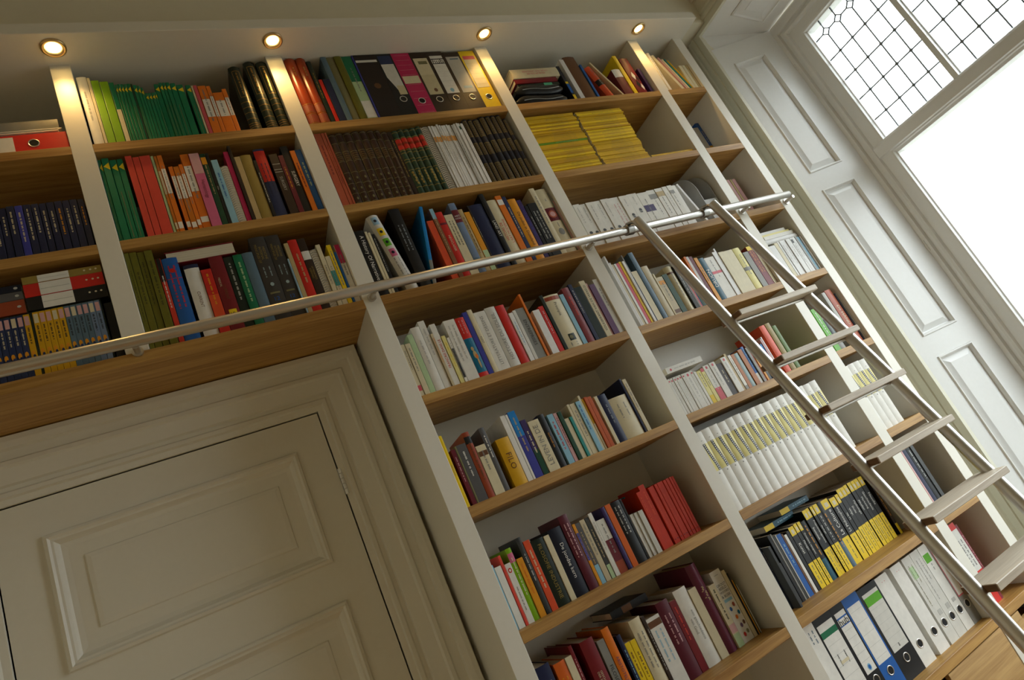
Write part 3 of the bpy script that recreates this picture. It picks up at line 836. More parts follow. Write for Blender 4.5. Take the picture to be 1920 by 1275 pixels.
    if 'J' in o:
        s.polys([s.ell(w * .5, .88 * h, w * .3, w * .36, 14)], 'rd', 'printed_ring', .0006); s.polys([s.ell(w * .5, .88 * h, w * .17, w * .2, 12)], 'wp', 'printed_ring', .0009); s.marks('gy', rnd, .2, .6, 1, .25)
    if 'Z' in o:
        s.marks('ro', rnd, .3, .8, 1, .3); s.band(.06, .075, 'mr', .3, .7)
    if 'W' in o:
        s.polys([s.ell(w * rnd.uniform(.35, .7), h * (.58 + .012 * i), w * .09, h * .006, 6) for i in range(14)], 'tn', 'gold_ornament', .0007)
    if 'D' in o:
        for i, (c0, c1) in enumerate((('bk', 'wh'), ('wh', 'bk'))):
            z = (.30, .52)[i]
            s.polys([[(w * .25, h * z), (w * .45, h * (z - .11)), (w * .65, h * z), (w * .45, h * (z + .11))]], c0, 'printed_diamond', .0006); s.polys([[(w * .6, h * (z - .08)), (w * .78, h * (z - .17)), (w * .96, h * (z - .08)), (w * .78, h * (z + .02))]], c1, 'printed_diamond', .0008)
    if 'M' in o:
        s.band(.0, .40, 'yl'); s.band(.86, 1.0, 'yl'); s.band(.885, .95, 'of', .3, .75, .0007, 'printed_badge')
        if o['M']: s.text(o['M'], 'wh', .6, o['M'].startswith('La '), z0=.44, z1=.84)
        else: s.marks('lg', rnd, .45, .82)
        s.marks('ky', rnd, .06, .36, 1, .4)
    return root, 'magazine' if kind == 'm' else 'book'

ROWS = '''# b0r2|2|second shelf, far-left bay
-0.974 0.017 0.1829 0.012 0|nv|p|navy paperback|
-0.9566 0.0166 0.1839 0.012 0|nv|p|navy paperback|
-0.9396 0.0176 0.1829 0.012 0|nv|p|navy paperback|
-0.9216 0.0176 0.1829 0.012 0|nv|p|navy paperback|n=of
-0.9036 0.0186 0.1829 0.012 0|nv|p|navy paperback|n=of
-0.8846 0.0196 0.1849 0.012 0|nv|p|navy paperback|n=of
-0.8646 0.0196 0.1849 0.012 0|bv|p|violet-blue paperback|n=of
-0.8446 0.0196 0.1849 0.012 0|nv|p|navy paperback|n=of
-0.8246 0.0186 0.1839 0.012 0|nv|p|navy paperback|n=of
-0.8056 0.0186 0.1839 0.012 0|nv|p|navy paperback|n=of
-0.7866 0.0196 0.1829 0.012 0|nv|p|navy paperback|n=of
-0.7666 0.0196 0.1819 0.012 0|nv|p|navy paperback|n=am
-0.7466 0.0186 0.1809 0.012 0|nv|p|navy paperback|n=of
-0.7276 0.0196 0.1809 0.012 0|nv|p|navy paperback|n=of
-0.7076 0.0166 0.1799 0.012 0|nv|p|navy paperback|n=am
# b1r1|1|top shelf over the door
-0.623 0.03 0.3009 0.012 0|wh|h|white hardback|n=lg
-0.5926 0.0086 0.2929 0.012 0|of|p|thin cream book|n=none
-0.5836 0.0236 0.2799 0.012 0|lm|p|lime green folder|n=none
-0.5596 0.0256 0.2719 0.012 0|lm|p|lime green folder|n=none
-0.5336 0.0156 0.2669 0.012 0|gr|p|green book with cream lower half|b=0:.55:of;n=none
-0.5176 0.0066 0.2559 0.012 0|gr|p|green booklet with yellow corner|Y
-0.5106 0.0086 0.2559 0.012 0|gr|p|green booklet with yellow corner|Y
-0.5016 0.0086 0.2559 0.012 0|gr|p|green booklet with yellow corner|Y
-0.4926 0.0096 0.2559 0.012 0|gr|p|green booklet with yellow corner|Y
-0.4826 0.0116 0.2559 0.012 0|gr|p|green booklet with yellow corner|Y
-0.4706 0.0056 0.2559 0.012 0|gd|p|dark green booklet|n=none
-0.4646 0.0106 0.2489 0.012 0|gr|p|green booklet with yellow corner|Y
-0.4536 0.0086 0.2449 0.012 0|gr|p|green booklet with yellow corner|Y
-0.4446 0.0076 0.2359 0.012 0|gr|p|green booklet with yellow corner|Y
-0.4366 0.0096 0.2089 0.012 0|gr|p|short green booklet with yellow corner|Y
-0.4266 0.0096 0.2079 0.012 0|gr|p|short green booklet with yellow corner|Y
-0.4166 0.0096 0.2099 0.012 0|gr|p|short green booklet with yellow corner|Y
-0.4066 0.0056 0.2119 0.012 0|gr|p|short green booklet with yellow corner|Y
-0.4006 0.0156 0.2499 0.012 0|gr|p|green booklet with yellow corner|Y
-0.3846 0.0106 0.2539 0.012 0|gr|p|green booklet with yellow corner|Y
-0.3736 0.0096 0.2529 0.012 0|gr|p|green booklet with yellow corner|Y
-0.3636 0.0126 0.2509 0.012 0|gr|p|green booklet with yellow corner|Y
-0.3506 0.0176 0.2469 0.012 0|gr|p|green booklet with yellow corner|Y
-0.3326 0.0216 0.2369 0.012 0|gr|p|green booklet with yellow corner|Y
-0.304 0.017 0.2349 0.012 0|gr|p|green booklet standing after the dark gap|Y
-0.2866 0.0066 0.2309 0.012 0|of|p|thin cream book|n=none
-0.2796 0.0126 0.2309 0.012 0|rp|p|thin rose book|n=none
-0.2666 0.0276 0.2259 0.012 0|or|p|orange book with white label|b=.36:.72:wh
-0.2386 0.0136 0.2229 0.012 0|or|p|orange book with white label|b=.36:.78:wh
-0.2246 0.0336 0.1909 0.012 0|or|p|short orange book with white label|b=.42:.8:wh
-0.1906 0.0156 0.2069 0.012 0|or|p|orange book with white label|b=.40:.8:wh
-0.142 0.041 0.3099 0.012 0|gb|r|thick dark leather encyclopedia with gold frame|G
-0.084 0.04 0.3299 0.012 0|gb|r|thick dark leather encyclopedia with gold frame|G
-0.039 0.038 0.3269 0.012 0|gb|r|thick dark leather encyclopedia with gold frame|G
# b1r2|2|second shelf over the door
-0.627 0.01 0.3219 0.012 0|gr|p|green book with yellow corner|Y
-0.6166 0.0206 0.3229 0.012 0|gr|p|green book with yellow corner|Y
-0.5956 0.0196 0.3169 0.012 0|gr|p|green book with yellow corner|Y
-0.5756 0.0176 0.3179 0.012 0|gr|p|green book with yellow corner|Y
-0.551 0.02 0.3239 0.012 0|sr|p|coral red folder|n=none
-0.5306 0.0196 0.3169 0.012 0|sr|p|coral red folder|n=none
-0.5106 0.0316 0.3189 0.012 0|sr|p|wide coral red folder|n=none
-0.4786 0.0086 0.3159 0.012 0|pg|p|thin pale green book|n=none
-0.4696 0.0086 0.3119 0.012 0|od|p|orange book with faded label|b=.5:.8:of,.06:.14:of
-0.4606 0.0156 0.3129 0.012 0|or|p|orange book with white label|b=.5:.82:wh,.06:.14:wh
-0.437 0.014 0.2649 0.012 0|or|p|orange book with white label|b=.5:.85:wh,.08:.16:wh
-0.4226 0.0166 0.2609 0.012 0|od|p|orange book with white label|b=.5:.85:wh,.06:.14:wh
-0.4056 0.0126 0.2679 0.012 0|or|p|thin orange book with white label|b=.5:.85:wh,.08:.16:wh
-0.3926 0.0256 0.3089 0.012 0|or|p|tall orange book with white label|b=.5:.84:wh,.1:.17:wh
-0.3666 0.0316 0.3049 0.012 0|pk|p|pink book lettered Hematology|T=Hematology;tc=mr;b=.72:1:lp
-0.3346 0.0186 0.3009 0.012 0|gd|p|thin dark green book|b=.85:.95:am
-0.3156 0.0096 0.3019 0.012 0|bk|p|black book lettered ATLAS|T=ATLAS;tc=wh;tz=.6
-0.3056 0.0216 0.2699 0.012 0|sb|p|pale blue book|tc=bl;n=bl
-0.2836 0.0246 0.2399 0.012 0|of|s|cream spiral-bound book|
-0.2586 0.0166 0.3009 0.012 0|mg|p|magenta book beside the spiral binding|n=none
-0.2416 0.0106 0.3219 0.012 0|db|p|dark brown book|n=none
-0.2306 0.0196 0.2719 0.012 0|tn|p|worn tan book|n=none
-0.2106 0.0356 0.2759 0.012 0|kh|h|wide khaki cloth book|n=none
-0.1746 0.0116 0.2469 0.012 0|bk|p|thin black book|n=wh
-0.1626 0.0376 0.2979 0.012 0|nb|h|thick navy book with red upper half|b=.52:.97:rd;n=nv
-0.1184 0.03 0.2649 0.012 0|bn|p|dark brown book with white lines|T=SURGERY;tc=lg;b=.83:.835:wh,.74:.745:wh,.7:.705:wh
-0.088 0.018 0.2559 0.012 0|mr|p|thin maroon book|n=am
-0.0696 0.0266 0.2979 0.012 0|bk|h|black book lettered SURGERY|T=SURGERY;tc=wh;tz=.62
-0.0426 0.0186 0.2709 0.012 0|or|p|orange book|n=mr
-0.0236 0.0226 0.2749 0.012 0|bl|p|blue book with pale lettering|n=pg
# b1r3|3|third shelf over the door
-0.627 0.013 0.336 0.012 0|ol|p|olive green book|n=ob
-0.6136 0.0196 0.335 0.012 0|ol|p|olive green book|n=ob
-0.5936 0.0186 0.333 0.012 0|ol|p|olive green book|n=ob
-0.5746 0.0226 0.332 0.012 0|ol|p|olive green book|n=ob
-0.551 0.015 0.298 0.012 0|rk|p|red book with black top and white lettering|b=.72:1:bk;n=wh
-0.5356 0.0436 0.294 0.012 0|bl|h|wide blue book with red sun|U;n=rd;b=.745:.75:rd
-0.4834 0.043 0.259 0.012 0|wh|h|white book lettered CURRENT|b=.95:1:nv;T=CURRENT;tc=br;tz=.3
-0.44 0.031 0.231 0.012 0|rd|p|short red book with orange lettering|n=am;b=.25:.6:ro
-0.4086 0.0416 0.269 0.012 0|dr|h|dark red book lettered CURRENT with yellow square|T=CURRENT;tc=br;q=10;tz=.3
-0.3666 0.0276 0.262 0.012 0|gb|h|blackish green book|n=lg
-0.3386 0.0276 0.262 0.012 0|gn|h|green book|n=pg
-0.3106 0.0336 0.264 0.012 0|bg|h|grey-brown cloth book|n=none
-0.2766 0.0506 0.315 0.012 0|gg|h|thick grey medical volume with 12|H
-0.2256 0.0446 0.314 0.012 0|gg|h|thick grey medical volume with 12|H
-0.1806 0.0045 0.212 0.012 0|lb|p|thin pale blue book|n=bl
-0.1757 0.0147 0.272 0.012 0|tn|p|tan book|n=none
-0.1606 0.0296 0.282 0.012 0|rd|h|bright red book|n=tn
-0.1306 0.0266 0.282 0.012 0|bn|h|dark book lettered ESSENTIALS OF PEDIATRICS|T=OF PEDIATRICS/ESSENTIALS;tc=kh;b=.7:.82:wh;tz=.3
-0.1036 0.0236 0.23 0.012 0|gy|s|grey spiral-bound book|
-0.0796 0.0156 0.244 0.012 0|of|p|cream book lettered SURGICAL SECRETS|T=SURGICAL SECRETS;tc=dg;tz=.6
-0.0636 0.0176 0.194 0.012 0|of|p|short cream book with teal patch|b=.4:.7:tq
-0.0456 0.0156 0.236 0.012 0|yl|p|yellow book with dark lettering|n=bl
-0.0296 0.0086 0.205 0.012 0|bl|p|thin blue book|n=none
-0.0206 0.0196 0.233 0.012 0|wh|p|white book with magenta top|b=.68:1:mg;n=gy
# b2r1|1|top shelf of the middle bay
0.068 0.044 0.3365 0.012 0|ob2|r|glossy red-brown leather volume|L
0.113 0.035 0.3365 0.012 0|ob2|r|glossy red-brown leather volume|L
0.149 0.018 0.3209 0.012 0|gb|h|dark green gilt volume|n=kh
0.1674 0.0146 0.2239 0.012 0|rd|p|short thin red book|n=none
0.1824 0.0266 0.2219 0.012 0|nv|p|short navy book|n=none
0.2094 0.0226 0.3365 0.012 0|bg|h|glossy grey-blue book|n=none
0.2324 0.0306 0.3365 0.012 0|ky|h|moss grey book|n=none
0.2634 0.0286 0.3365 0.012 0|ol|h|olive grey book|n=none
0.2924 0.0426 0.3365 0.012 0|pg|p|pale green picture book with white label|b=.6:1:gn,.05:.3:wh
0.3354 0.0066 0.3365 0.012 0|bv|p|thin violet book|n=none
0.3424 0.0926 0.3365 0.012 0|mbl|b|marbled black lever arch binder with paper strip|X=strip
0.4354 0.0686 0.3365 0.012 0|bk|b|black lever arch binder with torn white label|X=torn
0.5044 0.0796 0.3365 0.012 0|mg|b|crimson striped lever arch binder|X=stripe
0.5844 0.0796 0.3365 0.012 0|bn|b|brown lever arch binder with cream label|X=cream
0.6644 0.0726 0.3365 0.012 0|bn|b|brown lever arch binder with white label reading hub|X=hub
0.7374 0.0796 0.3289 0.012 0|bn|b|brown lever arch binder with grey label|X=grey
0.8174 0.0746 0.3319 0.012 0|yl|b|yellow lever arch binder|X=yellow
# b2r2|2|second shelf of the middle bay
0.065 0.025 0.3365 0.012 0|tc|p|terracotta book|n=mr
0.0904 0.0126 0.3365 0.012 0|tc|p|thin terracotta book|n=mr
0.1034 0.0076 0.3365 0.012 0|tc|p|thin terracotta book|n=mr
0.1114 0.0296 0.3249 0.012 0|lb2|r|brown leather volume with gilt bands|A
0.1414 0.0276 0.3289 0.012 0|lb2|r|brown leather volume with gilt bands|A
0.1694 0.0326 0.3269 0.012 0|lb2|r|brown leather volume with gilt bands|A
0.2024 0.0286 0.3289 0.012 0|lb2|r|brown leather volume with gilt bands|A
0.2314 0.0296 0.3279 0.012 0|lb2|r|brown leather volume with gilt bands|A
0.2614 0.0286 0.3259 0.012 0|lb2|r|brown leather volume with gilt bands|A
0.2904 0.0236 0.3229 0.012 0|lb2|r|brown leather volume with gilt bands|A
0.3144 0.0246 0.3119 0.012 0|lb2|r|dark brown leather volume|A
0.3394 0.0186 0.3109 0.012 0|bn|h|thin dark brown volume|n=kh
0.3584 0.0256 0.3109 0.012 0|gn2|r|green leather volume with red band|R
0.3844 0.0226 0.3169 0.012 0|gn2|r|green leather volume with red band|R
0.4074 0.0236 0.3139 0.012 0|gn2|r|green leather volume with red band|R
0.4314 0.0296 0.3159 0.012 0|gn2|r|green leather volume with red band|R
0.4614 0.0206 0.3209 0.012 0|gn2|r|green leather volume with red band|R
0.4824 0.0336 0.3169 0.012 0|bk|s|black spiral-bound book|
0.5164 0.0106 0.3169 0.012 0|wm|m|white magazine with amber spine band|b=.74:.82:am
0.5274 0.0106 0.3149 0.012 0|wm|m|white magazine with amber spine band|b=.74:.82:am
0.5384 0.0126 0.3139 0.012 0|wm|m|white magazine with amber spine band|b=.74:.82:am
0.5514 0.0096 0.3199 0.012 0|wm|m|white magazine with amber spine band|b=.74:.82:am
0.5614 0.0086 0.3149 0.012 0|wm|m|white magazine with amber spine band|b=.74:.82:am
0.5704 0.0106 0.3119 0.012 0|wm|m|white magazine with amber spine band|b=.74:.82:am
0.5814 0.0106 0.3139 0.012 0|wm|m|white magazine with amber spine band|b=.74:.82:am
0.5924 0.0086 0.3139 0.012 0|wm|m|white magazine with amber spine band|b=.74:.82:am
0.6014 0.0136 0.3139 0.012 0|wm|m|white magazine with amber spine band|b=.74:.82:am
0.6154 0.0126 0.3099 0.012 0|lg|m|pale grey magazine|n=gd
0.6284 0.0106 0.3179 0.012 0|wm|m|white magazine|n=lg
0.6394 0.0086 0.3179 0.012 0|wm|m|white magazine|n=lg
0.6484 0.0096 0.3179 0.012 0|wm|m|white magazine with green mark|b=.9:.95:gd
0.6584 0.0136 0.3139 0.012 0|wm|m|white magazine|n=lg
0.6724 0.0236 0.3299 0.012 0|nb2|r|navy volume with gold panels|V
0.6964 0.0226 0.3279 0.012 0|nb2|r|navy volume with gold panels|V
0.7194 0.0336 0.3269 0.012 0|nb2|r|navy volume with gold panels|V
0.7534 0.0306 0.3365 0.012 0|nb2|r|navy volume with gold panels|V
0.7844 0.0246 0.3365 0.012 0|nb2|r|navy volume with gold panels|V
0.8094 0.0236 0.3365 0.012 0|nb2|r|navy volume with gold panels|V
0.8334 0.0266 0.3365 0.012 0|nb2|r|navy volume with gold panels|V
0.8604 0.0206 0.3139 0.012 0|nb2|r|navy volume with gold panels|V
# b2r3|3|third shelf of the middle bay
0.064 0.034 0.27 0.012 0|bk|h|black book lettered A History Of Narrative Film|T=A History Of Narrative Film;tc=wh;tz=.6
0.0984 0.0096 0.261 0.012 0|of|p|cream book|n=none
0.1084 0.0096 0.255 0.012 0|of|p|cream book|n=none
0.1184 0.0136 0.248 0.012 0|bk|p|thin black book|n=lg
0.1645 0.044 0.322 0.012 -6.8|wg|r|thick white rounded book with four coloured squares|C
0.2135 0.042 0.334 0.012 0|bk|h|thick black art book|n=lg2
0.2575 0.0125 0.331 0.012 13|sk|h|thin bright blue book leaning right|b=0:.3:gy;n=none
0.3351 0.0275 0.259 0.012 0|ro|p|orange-red book|n=sr
0.363 0.018 0.307 0.012 0|lb3|p|brown book with blue top|b=.85:1:sb;n=tn
0.3814 0.0286 0.289 0.012 0|rd|h|red book with cream lettering|T=NEOCLASSIK;tc=of;tz=.45;b=.8:.83:mr
0.4104 0.0356 0.271 0.012 0|of|p|cream book|n=dg
0.4464 0.0286 0.317 0.012 0|gb3|h|blue-grey book lettered ART NOW|b=.72:.9:mr,.06:.22:bg;H2
0.4754 0.0196 0.286 0.012 0|tn|h|tan book|n=br
0.4954 0.0236 0.269 0.012 0|am|p|thin amber book|b=0:.35:pg;n=none
0.5194 0.0066 0.296 0.012 0|db|p|dark speckled book|n=of
0.5264 0.0576 0.295 0.012 0|nv|h|dark blue book with red seal|n=none
0.5844 0.0226 0.335 0.012 0|bk|h|tall black book lettered LAND ART|T=LAND ART;tc=wh;tz=.72
0.6074 0.0416 0.302 0.012 0|of|h|cream book lettered HISTOIRE DE L\'ART MODERNE|T=HISTOIRE DE/L\'ART MODERNE;tc=rd;u;tz=.36
0.6494 0.0276 0.315 0.012 0|or|p|orange book|b=.86:.94:wh;n=none
0.6774 0.0176 0.307 0.012 0|nb|p|slate blue book|n=of
0.6954 0.0366 0.29 0.012 0|am|h|amber book lettered De joden in Duitsland|T=De joden in Duitsland;tc=bk;tz=.5
0.7324 0.0216 0.28 0.012 0|pu|p|dark violet book|n=bv
0.7544 0.0156 0.248 0.012 0|bk|p|black book|n=lg
0.7704 0.0416 0.254 0.012 0|bk|p|black book|n=lg
0.8124 0.0256 0.323 0.012 0|of|h|tall cream book|n=gy
0.8384 0.0486 0.313 0.012 0|of|h|wide cream book with maroon roundel|O
0.8874 0.0045 0.291 0.012 0|gy|p|thin grey book|n=none
0.8923 0.0067 0.249 0.012 0|lp|p|thin pinkish book|n=none
# b3r3|3|third shelf of the ladder bay
0.971 0.032 0.21 0.012 0|wp|p|white paperback with faint portrait|P=lo
1.0034 0.0316 0.208 0.012 0|wp|p|white paperback with small portrait|P=lo
1.0354 0.0426 0.208 0.012 0|wp|p|white paperback with small portrait|P=lo
1.0784 0.0356 0.21 0.012 0|wp|p|white paperback with portrait in tie|P=lo
1.1144 0.0436 0.211 0.012 0|wp|p|white paperback|P=lo
1.1584 0.0526 0.211 0.012 0|wp|p|glossy white paperback|n=lp
1.2114 0.0486 0.209 0.012 0|wp|p|white paperback with round portrait|P=mid
1.2604 0.0536 0.212 0.012 0|wp|p|white paperback with curly-haired portrait|P=hi
1.3144 0.0596 0.208 0.012 0|wp|p|white paperback with violet picture|b=.52:.68:pu
1.3744 0.0456 0.213 0.012 0|wp|p|white paperback with dark picture near top|b=.78:.9:gy
1.4204 0.0446 0.214 0.012 0|wp|p|white paperback with tan picture|b=.8:.92:tn
1.4654 0.0296 0.216 0.012 0|wp|p|white paperback|n=lg
1.4954 0.0296 0.217 0.012 0|wp|p|white paperback with small stamp|b=.8:.88:gy
1.5254 0.0236 0.214 0.012 0|wh|p|white paperback|n=none
# b3r4|4|fourth shelf of the ladder bay
0.984 0.009 0.326 0.012 0|wm|p|thin white book|n=none
0.9934 0.0086 0.293 0.012 0|wm|p|thin white book|n=none
1.0024 0.0106 0.284 0.012 0|of|p|thin cream book|n=none
1.0134 0.0116 0.283 0.012 0|wm|p|thin white book|n=none
1.0254 0.0156 0.284 0.012 0|rp|p|thin rose book|n=none
1.0414 0.0126 0.288 0.012 0|yl|p|yellow book|n=am
1.0544 0.0126 0.285 0.012 0|wm|p|white book|n=lg
1.0674 0.0046 0.312 0.012 0|gy|p|grey-blue book|n=none;b=0:.66:nv
1.0724 0.0316 0.232 0.012 0|of|p|short cream book|n=none
1.1044 0.0246 0.315 0.012 0|bg|h|slate blue hardback|n=none
1.1294 0.0336 0.241 0.012 0|tn2|h|thick buff hardback|n=none
1.1634 0.0096 0.198 0.012 0|of|p|thin cream book|n=none
1.1734 0.0326 0.178 0.012 0|tn2|p|buff paperback with amber emblem|b=.8:.9:am,.05:.14:br
1.2064 0.0276 0.183 0.012 0|gd|p|thin dark green book|n=none
1.2344 0.0466 0.213 0.012 0|of2|r|thick cream volume with brown mark|b=.83:.87:br
1.2814 0.0196 0.208 0.012 0|dg|p|dark grey book|n=lg
1.3014 0.0076 0.197 0.012 0|gy|p|grey book|n=none
1.3094 0.0045 0.165 0.012 0|lp|p|rose book behind the ladder stile|n=none
1.3143 0.0045 0.148 0.012 0|ro|p|coral book behind the ladder stile|n=none
1.3192 0.0045 0.127 0.012 0|sk|p|blue book behind the ladder stile|n=none
1.3241 0.0369 0.11 0.012 0|gd|p|dark teal book behind the ladder stile|n=none
1.3614 0.0136 0.235 0.012 0|or|p|thin orange book|n=none
1.3754 0.0156 0.233 0.012 0|wm|p|thin white book|n=none
1.3914 0.0206 0.231 0.012 0|mr|p|maroon book|n=none
1.4124 0.0206 0.218 0.012 0|am|p|amber book|n=br
1.4334 0.0316 0.211 0.012 0|db3|h|teal book lettered DRUON|T=DRUON;tc=wh;tz=.8;u
1.4654 0.0586 0.206 0.012 0|wp|p|white paperback with red emblem|b=.6:.66:rp
1.5244 0.0206 0.222 0.012 0|wm|p|thin white book|n=none
1.5454 0.0106 0.238 0.012 0|wm|p|tall thin white book|n=none
1.5564 0.0296 0.214 0.012 0|of|p|cream book|n=none
1.5864 0.0606 0.214 0.012 0|of|p|cream book|n=none
1.6474 0.0416 0.214 0.012 0|yc|h|pale yellow hardback with blue stamp|b=.45:.53:gy
1.6894 0.0356 0.183 0.012 0|gy|p|grey book|n=none
1.7254 0.0386 0.205 0.012 0|dr|p|red book with gold top|b=.9:1:yl;n=am
1.7644 0.0196 0.216 0.012 0|of|p|cream book|n=none
# b3r5|5|fifth shelf of the ladder bay
0.984 0.012 0.15 0.03 0|wp|p|thin white booklet with red dot|K
0.9964 0.0136 0.149 0.03 0|wp|p|thin white booklet with red dot|K
1.0104 0.0136 0.149 0.03 0|wp|p|thin white booklet with red dot|K
1.0244 0.0146 0.149 0.03 0|wp|p|thin white booklet with red dot|K
1.0394 0.0146 0.15 0.03 0|wp|p|thin white booklet with red dot|K
1.0544 0.0136 0.15 0.03 0|wp|p|thin white booklet with red dot|K
1.0684 0.0316 0.149 0.03 0|wp|p|white booklet with two red dots|K
1.1004 0.0146 0.151 0.03 0|wp|p|white booklet|K
1.1154 0.0136 0.141 0.03 0|wp|p|thin white booklet|n=none
1.1294 0.0216 0.139 0.03 0|yc|p|yellow-and-white booklet|b=0:.25:yl;n=gy
1.1514 0.0186 0.144 0.03 0|yc|p|yellow booklet with red top|b=.9:1:rp
1.1704 0.0326 0.15 0.03 0|wp|p|white booklet with red lower end|b=.0:.35:rp;K
1.2034 0.0326 0.152 0.03 0|wp|p|thick white booklet with red dots|K
1.2364 0.0336 0.138 0.03 0|bn|p|mottled brown book|n=of
1.2704 0.0306 0.155 0.03 0|wp|p|white book|K
1.3014 0.0126 0.166 0.03 0|tn|p|torn tan paper folder|n=none
1.3144 0.0176 0.154 0.03 0|wp|p|white book|b=.0:.12:gy
1.3324 0.0186 0.152 0.03 0|ob3|p|thin orange-brown book|n=none
1.3514 0.0246 0.152 0.03 0|gb2|h|pale slate book|n=none
1.3764 0.0246 0.161 0.03 0|ob3|p|amber-brown book|n=none
1.4014 0.0166 0.168 0.03 0|bl|h|blue book with white foot|b=0:.28:wm;n=sb
1.4184 0.0146 0.157 0.03 0|gy|p|grey book|n=none
1.4334 0.0086 0.168 0.03 0|rb|p|red-brown book|n=none
1.4424 0.0116 0.144 0.03 0|am|p|amber book|n=none
1.4544 0.0156 0.125 0.03 0|dg|p|dark book behind the ladder stile|n=none
# b2r4|4|fourth shelf of the middle bay
0.0596 0.0144 0.187 0.005 0|of|p|cream paperback with red patch|b=.1:.2:rp
0.0744 0.0186 0.185 0.005 0|of|p|cream paperback|n=gy
0.0934 0.0196 0.215 0.005 0|pg|p|thin pale green book|n=none
0.1134 0.0316 0.235 0.005 0|wp|h|glossy white book|n=lg
0.1454 0.0246 0.252 0.005 0|wp|p|white book|n=lg
0.1704 0.0096 0.196 0.005 0|tn2|p|buff paperback|n=or
0.1804 0.0216 0.231 0.005 0|wp|p|white book with red lettering|T=FRANCAIS DANS LE;tc=rd;u;tz=.6
0.2024 0.0156 0.179 0.005 0|yc|p|short pale yellow book|n=yl
0.2184 0.0106 0.168 0.005 0|wp|p|short white book with dark oval|b=.1:.75:dg
0.2294 0.0436 0.229 0.005 0|wp|p|white book|n=lg
0.2734 0.0346 0.227 0.005 0|il|h|illustrated book in red and teal|b=.0:.07:rd,.07:.64:tb,.64:1:rd;n=none;I
0.3084 0.0196 0.242 0.005 0|bv|p|thin violet-blue book|n=none
0.3284 0.0196 0.246 0.005 0|of|h|cream book with red lettering|T=KLEIST;tc=dg;tz=.5
0.3484 0.0466 0.231 0.005 0|wp|p|white book lettered in capitals|T=LITTERATURE ET DESSINS;tc=gy;u;tz=.5
0.3954 0.0416 0.237 0.005 0|wg|h|pale grey book lettered in capitals|T=HISTOIRE DU SOLEIL;tc=gy;u;tz=.5
0.4374 0.0356 0.234 0.005 0|rd|h|glossy red book|n=none
0.4734 0.0186 0.194 0.005 0|wm|p|thin pale book|n=sb
0.4924 0.0136 0.2 0.005 0|wg|p|pale grey book|n=none
0.5064 0.0376 0.204 0.005 0|gy|p|grey book lettered ENTREPRISES|T=ENTREPRISES;tc=dg;tz=.5
0.5444 0.0096 0.256 0.005 0|or|p|tall orange book|n=none
0.5686 0.03 0.18 0.005 0|wm|p|white book|n=none
0.599 0.0216 0.189 0.005 0|rd|p|red book|n=lp
0.621 0.0156 0.229 0.005 0|gb|p|thin grey-green book|n=none
0.637 0.0686 0.223 0.005 0|of|h|wide cream book with green square stamp|Q
0.706 0.02 0.214 0.005 0|sb|p|thin pale blue book|n=none
0.7264 0.0326 0.235 0.005 0|mr2|h|dusky rose book|n=sr
0.7594 0.0176 0.243 0.005 0|nv|p|dark navy book|n=lg
0.7774 0.0356 0.225 0.005 0|gb|p|blackish green book|n=none
0.8134 0.0266 0.245 0.005 0|of|p|white book lettered in dark capitals|T=VOLKSKRANT VAN DE WERELD;tc=dg;u;tz=.55
0.8404 0.0066 0.231 0.005 0|lp|p|thin mauve book|n=none
0.8474 0.0266 0.22 0.005 0|pu2|p|thin mauve book|n=none
0.8744 0.0246 0.238 0.005 0|wg|p|pale grey book|n=gy
# b2r5|5|fifth shelf of the middle bay
0.0596 0.0114 0.234 0.005 0|yl|h|yellow book lettered ARISTOTELES|T=ARISTOTELES;tc=gy;tz=.55
0.079 0.016 0.18 0.005 0|mr|p|dark red book|n=lp
0.0954 0.0056 0.186 0.005 0|ky|p|thin olive book|n=none
0.1014 0.0326 0.187 0.005 0|dg2|p|grey book|n=wh
0.1344 0.0236 0.218 0.005 0|rb|h|red-brown book with black top|b=.82:.93:bk;n=br
0.1584 0.0346 0.163 0.005 0|of|p|cream book with small portrait|b=.78:.88:br;n=gy
0.1934 0.0196 0.215 0.005 0|dg2|h|thick grey book with white lettering|n=wh
0.231 0.048 0.16 0.005 0|yo|h|thick golden yellow book lettered FILO|T=FILO;tc=br;tz=.6
0.2794 0.0196 0.228 0.005 0|wh|p|plain white book|n=none
0.2994 0.0086 0.227 0.005 0|wh|p|plain white book|n=none
0.3084 0.0296 0.232 0.005 0|bv|p|violet book with bright blue top|b=.62:1:sk
0.3384 0.0226 0.192 0.005 0|pu|p|dark violet book with green foot|b=0:.45:gd;n=of
0.3614 0.0426 0.179 0.005 0|of|p|cream book with outlined lettering|T=LEVEN IN DE;tc=gy;tz=.6;u
0.4044 0.0266 0.189 0.005 0|bk|h|black book lettered God houdt van|T=God houdt van;tc=am;tz=.34
0.439 0.024 0.178 0.005 0|sb|p|light blue book|n=rd
0.4634 0.0146 0.176 0.005 0|lp|p|pink book|n=mr
0.4784 0.0156 0.175 0.005 0|gd|p|dark green book|n=none
0.4944 0.0186 0.145 0.005 0|of|p|cream book|n=none
0.5134 0.0126 0.145 0.005 0|tq|p|thin teal book|n=none
0.5264 0.0106 0.188 0.005 0|of|p|thin white book|n=none
0.5374 0.0226 0.186 0.005 0|of|p|cream book|n=gy
0.5604 0.0196 0.186 0.005 0|sb|p|pale blue book|n=bl
0.5804 0.0096 0.204 0.005 0|of|p|thin peach book|n=none
0.5904 0.0086 0.189 0.005 0|yo|p|ochre book with cream foot|b=0:.5:of;n=none
0.5994 0.0136 0.191 0.005 0|ro2|p|orange-brown book|n=none
0.6134 0.0166 0.188 0.005 0|ro2|p|orange-brown book|n=none
0.638 0.015 0.181 0.005 0|of|p|cream book|n=none
0.6534 0.0346 0.18 0.005 0|nv|h|navy book|n=lg2
